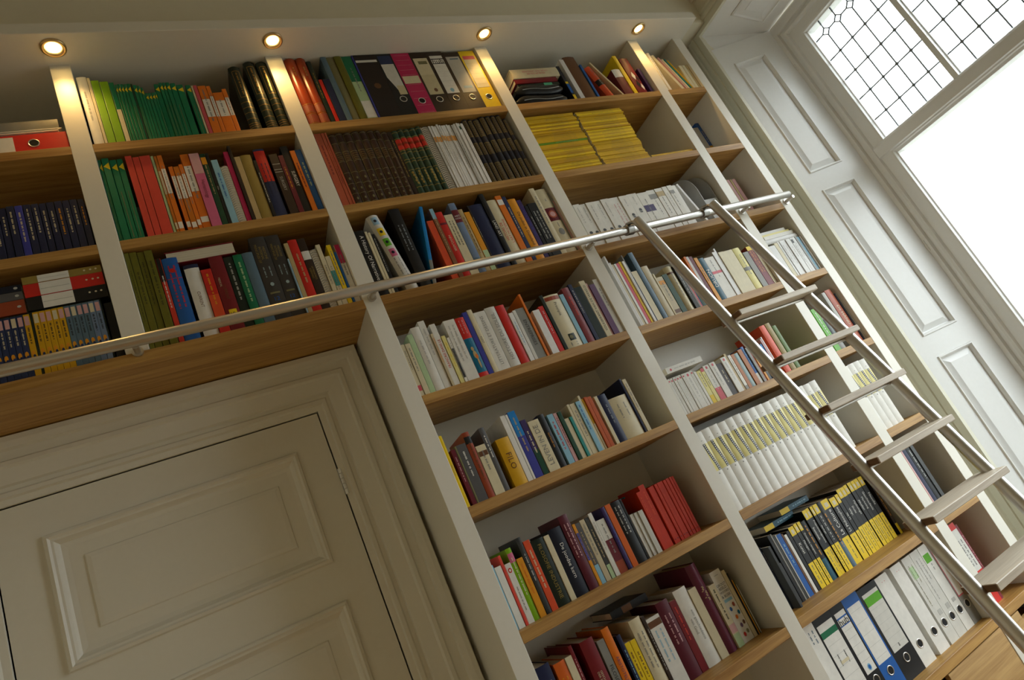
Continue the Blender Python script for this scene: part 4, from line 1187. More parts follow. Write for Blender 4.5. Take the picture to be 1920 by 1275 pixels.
0.6884 0.0796 0.154 0.005 0|of|h|short wide cream book|n=gy
0.7684 0.0096 0.21 0.005 0|nv|h|tall navy book|n=none
0.7784 0.0176 0.203 0.005 0|of|p|cream book|n=gy
# b2r6|6|sixth shelf of the middle bay
0.074 0.007 0.195 0.055 0|sb|p|thin pale blue book|n=none
0.0814 0.0226 0.184 0.055 0|wp|p|white book|n=none
0.1044 0.0096 0.211 0.055 0|sr|p|thin coral book|n=none
0.1144 0.0216 0.18 0.055 0|wp|p|white book with red ring|J
0.1364 0.0196 0.219 0.055 0|lm|h|lime green book|n=of;b=.8:.93:pk
0.1564 0.0226 0.179 0.055 0|am|p|amber book|n=or
0.1794 0.0176 0.235 0.055 0|dg|h|charcoal book|n=lg
0.1974 0.0236 0.217 0.055 0|ro|p|orange book lettered|n=of
0.2214 0.0466 0.207 0.055 0|gb|h|thick black book with green-gold lettering|T=FILOSOFIE INDUSTRIE;tc=kh;tz=.42
0.2684 0.0206 0.205 0.055 0|of|p|thin cream book|n=none
0.2894 0.0506 0.215 0.055 0|nk|h|thick blackish navy book lettered De joodse kern|T=De joodse kern;tc=wh;tz=.36
0.3404 0.0356 0.24 0.055 0|mr2d|h|tall thick maroon book|n=lp
0.3764 0.0116 0.2 0.055 0|am|p|amber book with violet middle|b=.4:.85:bv
0.3884 0.0186 0.198 0.055 0|dg2|p|dark grey book with pale foot|b=0:.3:sb
0.4074 0.0206 0.201 0.055 0|tn2|p|cream book|n=gy
0.4284 0.0166 0.2 0.055 0|dg|p|charcoal book with pale foot|b=0:.22:pg
0.4454 0.0166 0.209 0.055 0|wp|p|white book|n=lg
0.4624 0.0346 0.177 0.055 0|wp|p|white book with maroon foot|b=.22:.62:mr,0:.22:rb
0.4974 0.0166 0.209 0.055 0|pu|h|dark violet book|n=bv
0.5144 0.0236 0.21 0.055 0|or2|p|orange book|n=none
0.5384 0.0416 0.209 0.055 0|bk|h|glossy black book|n=lg
0.5804 0.0086 0.208 0.06 0|bk|p|thin black book|n=none
# b2r6w|6|sixth shelf of the middle bay
0.581 0.009 0.148 0.06 0|wg|p|slim white volume of a set|n=none
0.5904 0.0076 0.148 0.06 0|wg|p|slim white volume of a set|n=none
0.5984 0.0086 0.148 0.06 0|wg|p|slim white volume of a set|n=none
0.6074 0.0086 0.147 0.06 0|wg|p|slim white volume of a set|n=none
0.6164 0.0086 0.147 0.06 0|wg|p|slim white volume of a set|n=none
0.6254 0.0076 0.147 0.06 0|wg|p|slim white volume of a set|n=none
0.6334 0.0136 0.147 0.06 0|wg|p|slim white volume of a set|n=none
0.652 0.02 0.203 0.06 0|rd2|p|red book with gold lettering|n=ro
0.6724 0.0266 0.22 0.06 0|rd2|p|tall red book|n=ro
0.704 0.014 0.201 0.06 0|rd2|p|red volume of a set|Z
0.7184 0.0146 0.202 0.06 0|rd2|p|red volume of a set|Z
0.7334 0.0136 0.202 0.06 0|rd2|p|red volume of a set|Z
0.7474 0.0136 0.203 0.06 0|rd2|p|red volume of a set|Z
0.7614 0.0136 0.203 0.06 0|rd2|p|red volume of a set|Z
0.7754 0.0136 0.202 0.06 0|rd2|p|red volume of a set|Z
0.7894 0.0146 0.203 0.06 0|rd2|p|red volume of a set|Z
0.8044 0.0106 0.203 0.06 0|rd2|p|red volume of a set|Z
0.8154 0.0106 0.202 0.06 0|rd2|p|red volume of a set|Z
# b2r6b|6|sixth shelf of the middle bay, back row
0.652 0.016 0.205 0.17 0|nv|p|dark blue book|n=none
0.6684 0.0156 0.208 0.17 0|tq2|p|bright teal book|n=none
0.6844 0.0106 0.211 0.17 0|rd|p|red book|n=none
0.6954 0.0156 0.209 0.17 0|am|p|amber book|n=none
0.7114 0.0116 0.208 0.17 0|dg|p|dark grey book|n=none
# b2r7|7|seventh shelf of the middle bay
0.089 0.047 0.2561 0.085 0|nv|h|wide navy book|n=lg
0.145 0.04 0.2411 0.085 0|or2|h|wide orange-brown book|n=am
0.1854 0.0246 0.2411 0.085 0|of|p|thin cream book|n=none
0.2104 0.0126 0.2641 0.085 0|dr|h|dark red book|n=lp
0.248 0.049 0.2561 0.085 0|dr|h|wide dark red book|T=GESCHIEDENIS/DER FILOSOFIE;tc=of;tz=.2
0.302 0.028 0.2351 0.085 0|gy|p|grey book lettered FILOSOFEN|T=FILOSOFEN;tc=bk;tz=.6
0.3304 0.0286 0.2581 0.085 0|or|h|orange book lettered ARISTOTELES|T=ARISTOTELES;tc=pu2;tz=.5
0.369 0.016 0.2211 0.085 0|nv|h|navy book|n=sb
0.3854 0.0206 0.1891 0.085 0|yl|p|yellow book|n=br
0.4064 0.0216 0.1881 0.085 0|yl|p|yellow book|n=br
0.4284 0.0456 0.2381 0.085 0|of|h|cream book|n=gy
0.4744 0.0136 0.2311 0.085 0|bn|p|brown book|n=lg
0.4884 0.0546 0.2151 0.085 0|wp|p|white book with two small portraits|b=.86:.95:br;n=sb
0.5434 0.0506 0.2411 0.085 0|mr2d|h|thick maroon book with pale lettering|n=lp
0.5944 0.0286 0.2251 0.085 0|dr|p|dark maroon book|n=sr
0.6234 0.0556 0.2461 0.085 0|wp|h|white book lettered een geschiedenis van God|T=een geschiedenis/van God;tc=gy;tz=.26
0.6794 0.0346 0.2271 0.085 0|of|p|thin cream book|n=none
0.7144 0.0446 0.2921 0.085 0|mp|r|very thick maroon book with gold ornament|n=none;W
0.7594 0.0286 0.2051 0.085 0|of|p|cream book with flowers|b=.0:.2:pg,.22:.35:lp;n=ob
0.7884 0.0476 0.2381 0.085 0|wp|p|white book lettered GROOT BEELD WOORD & BOEK|Q2
0.8364 0.0156 0.2251 0.085 0|of|p|cream book|n=none
0.8524 0.0045 0.2101 0.085 0|bk|p|black book|n=none
0.8573 0.0045 0.1841 0.085 0|am|p|amber book|n=none
0.8622 0.0045 0.1811 0.085 0|gd|p|dark green book|n=none
0.8671 0.0045 0.1651 0.085 0|wp|p|thin white book|n=none
# b3r7|7|seventh shelf of the ladder bay
1.045 0.0045 0.2231 0.1 0|nk|p|dark navy book with white lettering|n=wh
1.0499 0.0121 0.2181 0.06 0|dg|p|thin dark book|n=none
1.0624 0.0166 0.1501 0.1 0|gy|p|short grey booklet|n=none
1.0794 0.0206 0.1451 0.1 0|dg|p|short dark grey booklet|n=none
1.1004 0.0146 0.2441 0.1 0|bk|p|thin black book|n=none
1.1154 0.0086 0.2431 0.1 0|gy|p|grey book|n=none
1.1244 0.0096 0.2321 0.1 0|dg|p|dark grey book|n=none
1.1344 0.0066 0.2331 0.1 0|lg|p|thin pale book|n=none
1.1414 0.0236 0.2301 0.1 0|bl|p|blue folder|n=sb
1.1654 0.0096 0.2231 0.1 0|br|p|brown book|n=none
1.1754 0.0146 0.2161 0.1 0|wh|p|thin white book|n=none
1.1904 0.0156 0.2231 0.1 0|bk|p|thin black book|n=none
1.2064 0.0296 0.2301 0.1 0|dm|p|yellow-and-black guide lettered Kunst|M=Kunst
1.2364 0.0196 0.2321 0.1 0|dm|p|yellow-and-black guide lettered Managen|M=Managen
1.2564 0.0186 0.2311 0.1 0|dm|p|yellow-and-black guide lettered Creatieve recepten|M=Creatieve recepten
1.2754 0.0326 0.2251 0.1 0|bk|h|black book with blue foot|b=0:.35:db3;n=am
1.3084 0.0236 0.2561 0.1 0|dm|p|yellow-and-black guide lettered Statistiek|M=Statistiek
1.3324 0.0196 0.2561 0.1 0|dm|p|yellow-and-black guide lettered Projectmanagement|M=Projectmanagement
1.3524 0.0166 0.2551 0.1 0|dm|p|yellow-and-black guide lettered Geologie|M=Geologie
1.3694 0.0266 0.2551 0.1 0|dm|p|yellow-and-black guide|M=
1.3964 0.0236 0.2531 0.1 0|bk|h|black book with blue-grey foot|b=0:.38:bg;n=am
1.4204 0.0426 0.2521 0.1 0|dm|p|yellow-and-black guide lettered La Culture|M=La Culture
1.4634 0.0366 0.2441 0.1 0|dm|p|yellow-and-black guide lettered La Philosophie|M=La Philosophie
1.5004 0.0206 0.2461 0.1 0|dm|p|yellow-and-black guide|M=La litt.
1.5214 0.0256 0.2591 0.1 0|dm|p|yellow-and-black guide lettered Wijn|M=Wijn
1.5474 0.0236 0.2581 0.1 0|dm|p|yellow-and-black guide lettered Duits|M=Duits
1.5714 0.0226 0.2591 0.1 0|dm|p|yellow-and-black guide lettered Mythologie|M=Mythologie
1.5944 0.0236 0.2601 0.1 0|dm|p|yellow-and-black guide lettered Afvallen|M=Afvallen
1.6184 0.0216 0.2591 0.1 0|dm|p|yellow-and-black guide lettered Marketing|M=Marketing
1.6404 0.0256 0.2591 0.1 0|dm|p|yellow-and-black guide lettered Geschiedenis|M=Geschiedenis
1.6664 0.0266 0.2581 0.1 0|dm|p|yellow-and-black guide lettered Filosofie|M=Filosofie
1.714 0.017 0.2361 0.1 0|db|p|dark book with yellow and orange lettering|n=am;b=.0:.18:yl
# b3r8|8|bottom shelf of the ladder bay
0.993 0.051 0.3271 0.048 0|wh|b|white lever arch binder with handwriting|X=hand
1.0444 0.0966 0.3251 0.048 0|bk|b|black lever arch binder with green-striped label|X=green
1.1414 0.0656 0.3251 0.048 0|bk|b|black lever arch binder with label reading hub|X=hub2
1.2074 0.0836 0.3261 0.048 0|bl|b|blue lever arch binder|X=blue
1.2914 0.1086 0.3201 0.048 0|bk|b|black lever arch binder with lime label top|X=lime
1.4004 0.0696 0.318 0.048 0|wh|b|white lever arch binder right of the black one|X=plain
1.497 0.064 0.318 0.048 0|wh|b|white lever arch binder with red specks|X=plain
1.573 0.052 0.318 0.048 0|wg|b|white lever arch binder with green print|X=print
1.6265 0.052 0.318 0.048 0|wg|b|slim white lever arch binder with printed lines|X=print2
1.6815 0.051 0.318 0.048 0|wh|b|white lever arch binder with green square|X=gsq
1.7345 0.0515 0.318 0.048 0|gy|b|grey lever arch binder with red-framed label|X=redf
# b4r4|4|fourth shelf of the narrow bay
1.8466 0.0184 0.177 0.012 0|wm|p|thin white magazine|n=none
1.8641 0.0166 0.178 0.012 0|wm|p|thin white magazine|n=none
1.8811 0.0256 0.179 0.012 0|wm|p|thin white magazine|n=none
1.9071 0.0226 0.187 0.012 0|of|p|thin cream magazine|n=none
1.9301 0.0136 0.19 0.012 0|wm|p|white magazine|n=lg
1.9441 0.0186 0.19 0.012 0|wm|p|white magazine|n=lg
1.9631 0.0226 0.19 0.012 0|wm|p|white magazine|n=lg
1.9861 0.0306 0.189 0.012 0|wm|p|wide white magazine|n=lg
2.0171 0.0156 0.191 0.012 0|wm|p|white magazine with dark mark|b=.85:.95:dg
2.0331 0.0196 0.191 0.012 0|wm|p|white magazine|n=lg
2.0531 0.0136 0.191 0.012 0|gy|p|grey magazine|n=none
2.0671 0.0186 0.188 0.012 0|sb|p|pale blue magazine|n=none
2.0861 0.0106 0.188 0.012 0|wm|p|thin white magazine|n=none
# b4r1|1|top shelf of the narrow bay
1.852 0.021 0.2619 0.012 0|wp|p|white book|n=none
1.8734 0.0166 0.2609 0.012 0|wp|p|white book with small lettering|n=gy
1.961 0.018 0.25 0.012 -16|of|p|peach-white book leaning left|n=none
1.993 0.008 0.235 0.012 -16|lp|p|thin coral book leaning left|n=none
2.005 0.012 0.22 0.012 -16|of|p|cream book leaning left|n=none
2.025 0.006 0.22 0.012 -16|tq|p|thin green book leaning left|n=none
2.036 0.008 0.21 0.012 -16|yo|p|thin golden book leaning left|n=none
2.0337 0.023 0.1629 0.012 0|of|p|cream book|n=none
2.0571 0.0206 0.1629 0.012 0|of|p|cream book|n=none
2.0781 0.0186 0.1639 0.012 0|tn|p|buff book|n=none
# b4r2|2|second shelf of the narrow bay
1.9987 0.0045 0.2189 0.14 0|dr|p|short dark red book|n=none
2.0036 0.0141 0.1929 0.14 0|wg|p|short white book|n=none
2.0181 0.0136 0.1789 0.14 0|bn|p|thin dark book|n=none
2.0321 0.0366 0.2339 0.14 0|lg|p|pale grey book|n=none
2.0691 0.0276 0.2639 0.14 0|sb2|h|blue book with orange and red foot|b=.0:.2:dr,.2:.42:yo
# b4r3|3|third shelf of the narrow bay
1.945 0.021 0.245 0.1 0|lp|p|thin dusky pink booklet|n=none
1.9664 0.0156 0.243 0.1 0|tn|p|thin buff booklet|n=none
1.9824 0.0186 0.241 0.1 0|lp|p|thin dusky pink booklet|n=none
2.0014 0.0146 0.239 0.1 0|tn|p|thin buff booklet|n=none
2.0164 0.0236 0.238 0.1 0|lp|p|thin dusky pink booklet|n=none
# b4r5|5|fifth shelf of the narrow bay
1.882 0.035 0.212 0.02 0|gl|p|green booklet with white e|n=wh
1.9174 0.0346 0.217 0.02 0|gy|h|grey-green picture book|b=.2:.7:gb;n=none
2.0103 0.023 0.268 0.02 0|lg|h|glossy grey book|n=none
2.0337 0.0436 0.273 0.02 0|tc2|h|thick terracotta book with pale lettering|T=De HAND;tc=of;tz=.55
2.0777 0.011 0.246 0.02 0|nk|p|thin dark book|n=none
2.0891 0.0076 0.245 0.02 0|wm|p|thin white book|n=none
# b4r7|7|seventh shelf of the narrow bay
1.879 0.008 0.2851 0.03 0|of|p|thin cream book|n=none
1.8874 0.0096 0.2851 0.03 0|lp|p|thin salmon book|n=none
1.8974 0.0256 0.2851 0.03 0|nv|h|glossy navy book|n=none
1.9234 0.0276 0.2811 0.03 0|bk|h|black book|n=lg
1.9514 0.0226 0.2771 0.03 0|dg|p|dark grey book|n=none
# b4r8|8|bottom shelf of the narrow bay
1.871 0.027 0.3201 0.05 0|gn|p|green book|n=none
1.8984 0.0516 0.3181 0.05 0|rd|p|red book with white label|b=.4:.92:wg;n=bk
1.9504 0.0166 0.3031 0.05 0|dr|p|dark red book with pale lettering|n=lp
# b3r1|1|top shelf of the ladder bay
1.2895 0.018 0.22 0.02 0|nk|p|dark book with blue and yellow picture|b=.0:.2:yl,.25:.5:bl,.5:.56:yl;n=none
1.33 0.026 0.263 0.02 0|wm|p|white book|n=none
1.3585 0.066 0.276 0.02 0|br|h|thick plain brown book|n=none
1.4275 0.013 0.222 0.02 0|bl|p|thin blue book|n=none
1.4935 0.044 0.205 0.02 -13|ro|r|glossy orange book leaning left|b=.42:.58:bk
1.581 0.01 0.245 0.02 -22|of|p|thin cream book leaning left|n=none
1.6 0.052 0.178 0.02 0|mr|h|maroon book with white top|b=.72:1:wm;n=none
1.6575 0.024 0.268 0.02 0|yl|h|tall yellow book|n=none
1.687 0.055 0.245 0.02 0|dr|h|maroon book with black and white diamonds|D
1.7615 0.018 0.172 0.02 0|pu|p|short violet book|n=none
# b3r3x|3|third shelf of the ladder bay
1.615 0.012 0.225 0.02 -13|wm|p|thin white book leaning left|n=none
# b3r5x|5|fifth shelf of the ladder bay
1.502 0.012 0.15 0.03 0|sk|p|short teal book|n=none
1.518 0.01 0.17 0.03 0|lp|p|thin lilac book|n=none
1.5305 0.0075 0.178 0.03 0|wm|p|thin pale book|n=none
1.556 0.034 0.222 0.03 0|ro|h|tall orange book|n=none
1.5925 0.03 0.224 0.03 0|kh|h|tall khaki book|n=none
1.6285 0.024 0.205 0.03 0|gl2|h|moss green book|n=none'''
shelf_key = None; cnt = {}
rnd = random.Random(11)
for line in ROWS.strip().split('\n'):
    if line[0] == '#':
        shelf_key, rw_, phrase = line[2:].split('|'); rw_ = int(rw_); continue
    geo, col, kind, desc, op = line.split('|')
    x, w, h, y, tilt = map(float, geo.split())
    if kind in 'phm' and tilt == 0:
        y += rnd.choice((0, .001, .002, .004))
        if w > .006: w -= min(.0012, w * .08); x += .0004
    root, cat = build_row(x, w, h, y, tilt, col, kind, desc, op, rnd)
    place(root, x, y, ZT[rw_], w, tilt)
    cnt[phrase] = cnt.get(phrase, 0) + 1
    LBL.setdefault(phrase, []).append((x, root, desc))
    tag(root, None, cat, 'items on the ' + phrase)
# white volumes with a film-strip pattern
def film_row(x0, n, w, phrase, h=.302):
    for i in range(n):
        o = film_volume(w - .0006, h + (.002 if i % 3 else 0), .215, rnd, i)
        o.location = (x0 + i * w, .022, ZT[6]); LBL.setdefault(phrase, []).append((x0 + i * w, o, 'white volume with film-strip pattern')); tag(o, None, 'book', 'white film volumes')
film_row(.962, 17, .0415, 'sixth shelf of the ladder bay')
film_row(1.849, 4, .0400, 'sixth shelf of the narrow bay')
for phrase, L in LBL.items():
    L.sort(key=lambda q: q[0])
    for i, (x, o, desc) in enumerate(L):
        wds = len(desc.split()) + len(phrase.split())
        o['label'] = f"{desc}, {ordn(i + 1)} from left, {phrase}" if wds <= 13 else f"{desc}, {phrase}"

# ================================================================ lying things, stacks, boxes
PAL.update(ym='d8ae12', ym2='c89c10', yg='6f9a1c', mint='63c79b', gbx='b6b6b2', navy2='20304f')
def lying(x0, z0, thick, length, y, depth, col, kind, label, cat='book', group=None, tilt=0.0, yaw=0.0):
    o = cover({'p': 'paperback_book', 'm': 'magazine', 'h': 'hardback_book', 'r': 'hardback_book'}[kind], thick, length, depth, kind, col)
    o.rotation_euler = (0, math.radians(90 + tilt), 0)
    if yaw:
        o.rotation_mode = 'ZYX'; o.rotation_euler = (0, math.radians(90), math.radians(yaw))
    o.location = (x0, y, z0 + thick)
    tag(o, label, cat, group)
    return o, Spine(o, thick, length, kind)

# far-left bay, top shelf: red binder on its side under loose paper
zb = ZT[1]
o, _ = lever_binder(.072, .318, .012, 'rd', rnd, None)
s = Spine(o, .072, .318, 'p'); s.band(.02, .56, 'wh', .1, .9, .0006, 'spine_label')
n = 24
s.poly(s.ell(.036, .228, .0125, .0125, 20), 'bk', 'finger_hole', .0005)
v = []; f = []
for r, yy in ((.0155, -.0003), (.0155, -.0012), (.0125, -.0014), (.0125, 0)):
    v += [(.036 + r * math.cos(2 * math.pi * k / n), yy, .228 + r * math.sin(2 * math.pi * k / n)) for k in range(n)]
for i in range(3): f += [(i * n + k, i * n + (k + 1) % n, (i + 1) * n + (k + 1) % n, (i + 1) * n + k) for k in range(n)]
mesh_obj('ring', v, f, M_STEEL, o, True)
o.rotation_euler = (0, math.radians(90), 0); o.location = (-1.007, .012, zb + .072)
tag(o, 'red lever arch binder lying on its side, far-left top shelf', 'lever arch binder')
pp = MB()
for i in range(9):
    dx = rnd.uniform(-.006, .006); pp.box(-1.0 + dx, -.703 + dx, .02 + rnd.uniform(0, .008), .23, zb + .0725 + i * .0036, zb + .0725 + i * .0036 + .0030)
tag(pp.build('paper_stack', bmat('wg')), 'loose white papers stacked on the red lying binder', 'paper stack', kind='stuff')
o, s = lying(-1.01, zb + .108, .036, .305, .03, .22, 'gy', 'h', 'grey file box lying on the loose papers, far-left top shelf', 'file box')

# far-left bay, third shelf: two boxed sets with books lying on top
def boxed_set(x0, cols, w, h, word, what):
    n = len(cols); W = n * w + .006; z = ZT[3]; d = .15
    sl = MB().box(x0, x0 + .0025, .012, .012 + d, z, z + h + .006).box(x0 + W - .0025, x0 + W, .012, .012 + d, z, z + h + .006).box(x0 + .0025, x0 + W - .0025, .012, .012 + d, z, z + .0025).box(x0 + .0025, x0 + W - .0025, .012, .012 + d, z + h + .0035, z + h + .006).box(x0 + .0025, x0 + W - .0025, .009 + d, .012 + d, z + .0025, z + h + .0035)
    tag(sl.build('slipcase', bmat('gb')), word, 'slipcase')
    for i, c in enumerate(cols):
        o = cover('paperback_book', w - .0006, h, d - .012, 'p', c); o.location = (x0 + .003 + i * w, .011, z + .0027)
        s = Spine(o, w - .0006, h, 'p'); s.band(.82, .97, 'lp' if i % 3 else 'of', .15, .85, .0004, 'spine_patch'); s.marks('ink' if c != 'nb' else 'of', rnd, .5, .78, 1, .4)
        s.poly(s.ell(w * .45, .36 * h, w * .3, h * .05, 8), 'am', 'printed_figure', .0005); s.poly(s.ell(w * .55, .31 * h, w * .22, h * .035, 7), 'nb', 'printed_figure', .0008)
        tag(o, f'slim {what[c]} paperback, {ordn(i + 1)} from left in {word.split(" of ")[0].replace("dark slipcase ", "the slipcase ")}', 'book', 'boxed paperbacks')
boxed_set(-.8805, ['yo'] * 5 + ['bg'] * 4 + ['gb3'] * 2, .0146, .192, 'dark slipcase beside the upright of yellow and blue paperbacks', {'yo': 'yellow', 'bg': 'slate blue', 'gb3': 'pale blue'})
boxed_set(-1.0210, ['nb'] * 8 + ['yo'], .0149, .190, 'dark slipcase cut by the left edge of blue paperbacks', {'nb': 'blue', 'yo': 'yellow'})
z3 = ZT[3]
tag(MB().box(-.7105, -.6895, .02, .2, z3, z3 + .186, .001).build('book_box', bmat('bk')), 'narrow black box between slipcase and far-left upright', 'box')
for k, (c, za, th, nm) in enumerate((('bk', .2005, .0425, 'black'), ('dr', .2435, .042, 'crimson'), ('kh', .286, .024, 'olive'))):
    o, s = lying(-.884, z3 + za, th, .192, .01, .17, c if c != 'dr' else 'rd', 'p', f'{nm} box with white label lying on the boxed paperbacks', 'box', 'labelled boxes on the slipcase')
    s.band(.19, .58, 'wh', .03, .97, .0005, 'white_label'); s.polys([[(th * .5, .2 * .192), (th * .54, .2 * .192), (th * .54, .56 * .192), (th * .5, .56 * .192)]], 'lg', 'ruled_line', .0008)
    s.polys([s.ell(th * .45, .192 * q, .003, .003, 8) for q in (.78, .86, .93)], 'of', 'spine_marks', .0006)
for c, za, th, nm in (('rb', .2005, .043, 'rust brown'), ('dg2', .244, .026, 'grey and yellow'), ('nk', .2705, .022, 'blackish')):
    o, s = lying(-1.08, z3 + za, th, .192, .012, .17, c, 'p', f'{nm} book lying on the leftmost slipcase', 'book', 'books lying on the left slipcase')
    if c == 'dg2': s.band(.5, .68, 'yl', 0, 1)
    s.poly(s.ell(th * .5, .192 * .93, .004, .005, 8), 'lg', 'spine_mark', .0006)

# over the door, third shelf: book lying on the row with its pages outward
o = cover('hardback_book', .044, .20, .14, 'h', 'dr')
o.matrix_basis = Matrix.Translation((-.462, .152, ZT[3] + .2705)) @ Matrix(((0, 0, 0, 0), (0, 0, 0, 0), (0, 0, 0, 0), (0, 0, 0, 1))) if False else Matrix.Translation((-.322, .155, ZT[3] + .3145)) @ Matrix.Rotation(math.pi, 4, 'Z') @ Matrix.Rotation(math.pi / 2, 4, 'Y')
tag(o, 'dark red book lying pages outward on the third-shelf row over the door', 'book')

# ladder bay, top shelf: pile at the left
z1 = ZT[1]
def leather_case(z, th, x0, x1, label):
    mb = MB(); n = 10
    prof = [(.012 + .010 * (1 - math.sin(math.pi * i / n)), z + th * (.5 - .5 * math.cos(math.pi * i / n))) for i in range(n + 1)]
    v = []; f = []
    for j in range(13):
        t = j / 12; e = min(1, 6 * min(t, 1 - t)) ** .5
        x = x0 + (x1 - x0) * t
        zc = z + th / 2 + .004 * math.sin(7 * t)
        ring_ = [(x, y + (1 - e) * .012, zc + (zz - z - th / 2) * (.35 + .65 * e)) for y, zz in prof] + [(x, .20, zc + th / 2 * (.35 + .65 * e)), (x, .20, zc - th / 2 * (.35 + .65 * e))]
        v += ring_
    m = len(prof) + 2
    for j in range(12):
        for i in range(m): f.append((j * m + i, j * m + (i + 1) % m, (j + 1) * m + (i + 1) % m, (j + 1) * m + i))
    f.append(tuple(range(m))[::-1]); f.append(tuple(12 * m + i for i in range(m)))
    zmin = min(q[2] for q in v); v = [(a, b, c - zmin + z) for a, b, c in v]
    o = shade_auto(mesh_obj('leather_case', v, f, bmat('bk', .35)), 50)
    zp = MB().tube([(x0 + .03 + (x1 - x0 - .06) * k / 10, .0105, z + th * .5 + .004 * math.sin(7 * (k / 10))) for k in range(11)], .0016, 6); zp.build('zip', M_STEELD, o)
    tag(o, label, 'case')
    return max(q[2] for q in v)
t1 = leather_case(z1, .052, .985, 1.255, 'black leather case at the bottom of the pile, ladder bay top shelf')
t2 = leather_case(t1 + .0005, .05, 1.005, 1.262, 'black leather case second from bottom of the top-shelf pile')
o, s = lying(1.04, t2 + .0005, .018, .225, .03, .16, 'gb', 'p', 'dark green notebook with mint tag in the top-shelf pile'); s.band(.62, .82, 'mint', .1, .9, .0006, 'mint_tag')
o, s = lying(1.03, t2 + .019, .026, .23, .024, .18, 'dr', 'h', 'dark red book under the thick white book, top-shelf pile')
o, s = lying(1.03, t2 + .0455, .052, .255, .018, .19, 'of', 'h', 'thick cream book lying upside down on the top-shelf pile')
s.text('PROBLEM SOLVER/LOGIC AND LANGUAGE', 'rp', .24, z0=.12, z1=.88)
for (x, w, h, y, c, lb) in ((1.185, .03, .285, .215, 'tn', 'tan book standing behind the lying pile, ladder bay top shelf'), (1.22, .013, .285, .215, 'pu2', 'thin violet book standing behind the lying pile, ladder bay top shelf')):
    o = cover('hardback_book', w, h, .085, 'h', c); o.location = (x, y, z1); tag(o, lb, 'book')

# ladder bay, second shelf: two stacks of yellow magazines
z2 = ZT[2]
_proto = {}
def mag(th, length, c):
    k = (round(th, 4), c)
    o = cover('magazine', th, length, .175, 'm', c)
    return o
POS = ['bottom'] + [ordn(i) + ' from bottom' for i in range(2, 40)]
for sx, xa, nm in ((0, .968, 'left'), (1, 1.2445, 'right')):
    z = z2; i = 0
    while True:
        th = rnd.choice((.0078, .0085, .0092, .0098, .0105))
        if z + th > z2 + .318: break
        c = rnd.choice(('ym', 'ym', 'ym', 'ym2', 'yl')) if not (sx == 0 and i == 18) else 'yg'
        dx = rnd.uniform(-.003, .003) + (.004 * math.sin(i * .7)); y = .016 + rnd.uniform(0, .006)
        o = mag(th - .0003, .262, c); o.rotation_euler = (0, math.pi / 2, 0); o.location = (xa + dx + .003, y, z + th - .0003)
        s = Spine(o, th - .0003, .262, 'm'); s.marks('ky' if c != 'yg' else 'pg', rnd, .12, .8, 1, .28)
        tag(o, f'{"green" if c == "yg" else "yellow"} magazine, {POS[i]} in the {nm} stack on the ladder bay', 'magazine', f'{nm} stack of yellow magazines')
        z += th; i += 1
for i in range(2):
    o = mag(.0095, .262, 'ym'); o.rotation_euler = (0, math.pi / 2, 0); o.location = (1.5185 + .002 * i, .015, z2 + .0098 * (i + 1)); Spine(o, .0095, .262, 'm').marks('ky', rnd, .1, .8, 1, .28)
    tag(o, ('lower' if i == 0 else 'upper') + ' of two yellow magazines lying right of the stacks', 'magazine', 'yellow magazines beside the stacks')

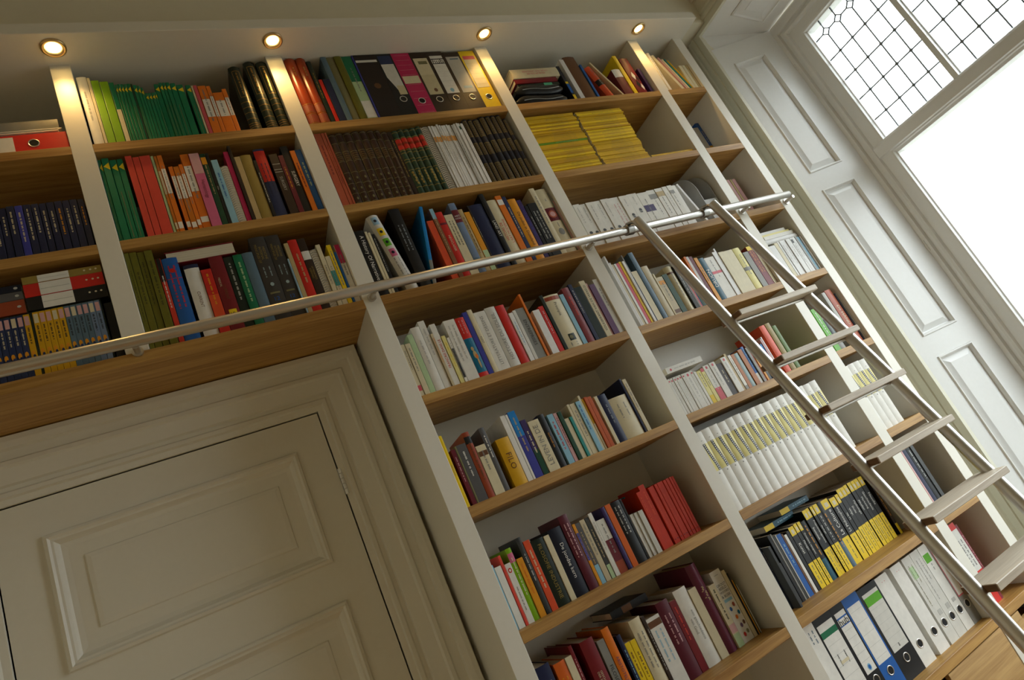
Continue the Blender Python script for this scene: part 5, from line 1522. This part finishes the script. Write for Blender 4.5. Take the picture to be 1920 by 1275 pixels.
# ladder bay, third shelf: grey magazine file and its papers
def magazine_file(x0, w, y0, z, label):
    h, d = .30, .25; t = .003
    n = 8
    R_ = .12
    side = [(y0 + d, 0), (y0, 0)] + [(y0 + R_ - R_ * math.cos(math.pi / 2 * i / n), h - R_ + R_ * math.sin(math.pi / 2 * i / n)) for i in range(n + 1)] + [(y0 + d, h)]
    m = len(side); v = []; f = []
    for xa, xb in ((x0, x0 + t), (x0 + w - t, x0 + w)):
        k = len(v); v += [(xa, y, z + q) for y, q in side] + [(xb, y, z + q) for y, q in side]
        f += [tuple(k + i for i in range(m))[::-1], tuple(k + m + i for i in range(m))] + [(k + i, k + (i + 1) % m, k + m + (i + 1) % m, k + m + i) for i in range(m)]
    mb = MB().add(v, f).box(x0 + t, x0 + w - t, y0, y0 + t, z, z + .12).box(x0 + t, x0 + w - t, y0 + d - t, y0 + d, z, z + h).box(x0 + t, x0 + w - t, y0 + t, y0 + d - t, z, z + t)
    o = mb.build('magazine_file', bmat('gbx')); tag(o, label, 'magazine file'); Spine(o, w, .12, 'p')
    MB().box(x0 + t + .004, x0 + w - t - .02, y0 + .012, y0 + d - .01, z + t, z + .1).build('paper_block', M_PAGE, o)
magazine_file(1.685, .085, .035, ZT[3], 'grey magazine file with curved top, ladder bay third shelf')

# ladder bay, fifth shelf: white booklet lying on the dotted booklets
z5 = ZT[5]
o, s = lying(.992, z5 + .1665, .024, .185, .02, .11, 'wp', 'p', 'white booklet lying across the red-dotted booklets'); s.poly(s.ell(.012, .022, .005, .005, 10), 'rp', 'red_dot', .0006); s.marks('lg', rnd, .2, .8, 1, .3)
# seventh shelf of the ladder bay: guides lying at the back on the row
z7 = ZT[7]
for (x, zz, lb) in ((1.150, .2462, 'blue and yellow guide lying on the Kunst and Managen guides'), (1.258, .2695, 'blue and yellow guide lying behind on the Statistiek guide')):
    o, s = lying(x, z7 + zz, .022, .165, .15, .13, 'db3', 'p', lb); s.band(0, .3, 'yl', 0, 1); s.marks('sb', rnd, .4, .9, 1, .4)
# seventh shelf of the middle bay
o, s = lying(.405, z7 + .2565, .024, .15, .13, .15, 'bk', 'h', 'black book lying on the seventh-shelf row, middle bay'); s.band(.3, .55, 'br', .1, .9)
# narrow bay, fourth shelf: lying stack on the magazines
z4 = ZT[4]
zz = z4 + .1915
for i, (c, k, th, x0, ln, lb) in enumerate((('wm', 'r', .025, 1.872, .222, 'thick white book at the bottom of the lying stack, narrow bay'), ('wp', 'p', .018, 1.884, .205, 'white paperback second in the lying stack, narrow bay'),
                                            ('yc', 'p', .011, 1.876, .20, 'pale yellow paperback third in the lying stack, narrow bay'), ('wg', 'p', .016, 1.868, .195, 'white paperback on top of the lying stack, narrow bay'))):
    o, s = lying(x0, zz, th, ln, .02 + .006 * i, .15, c, k, lb); zz += th + .0006
o = MB().box(2.0895, 2.0955, .03, .29, ZT[4], ZT[4] + .19).build('folder', bmat('ob3')); tag(o, 'brown card folder against the side, narrow bay fourth shelf', 'folder')
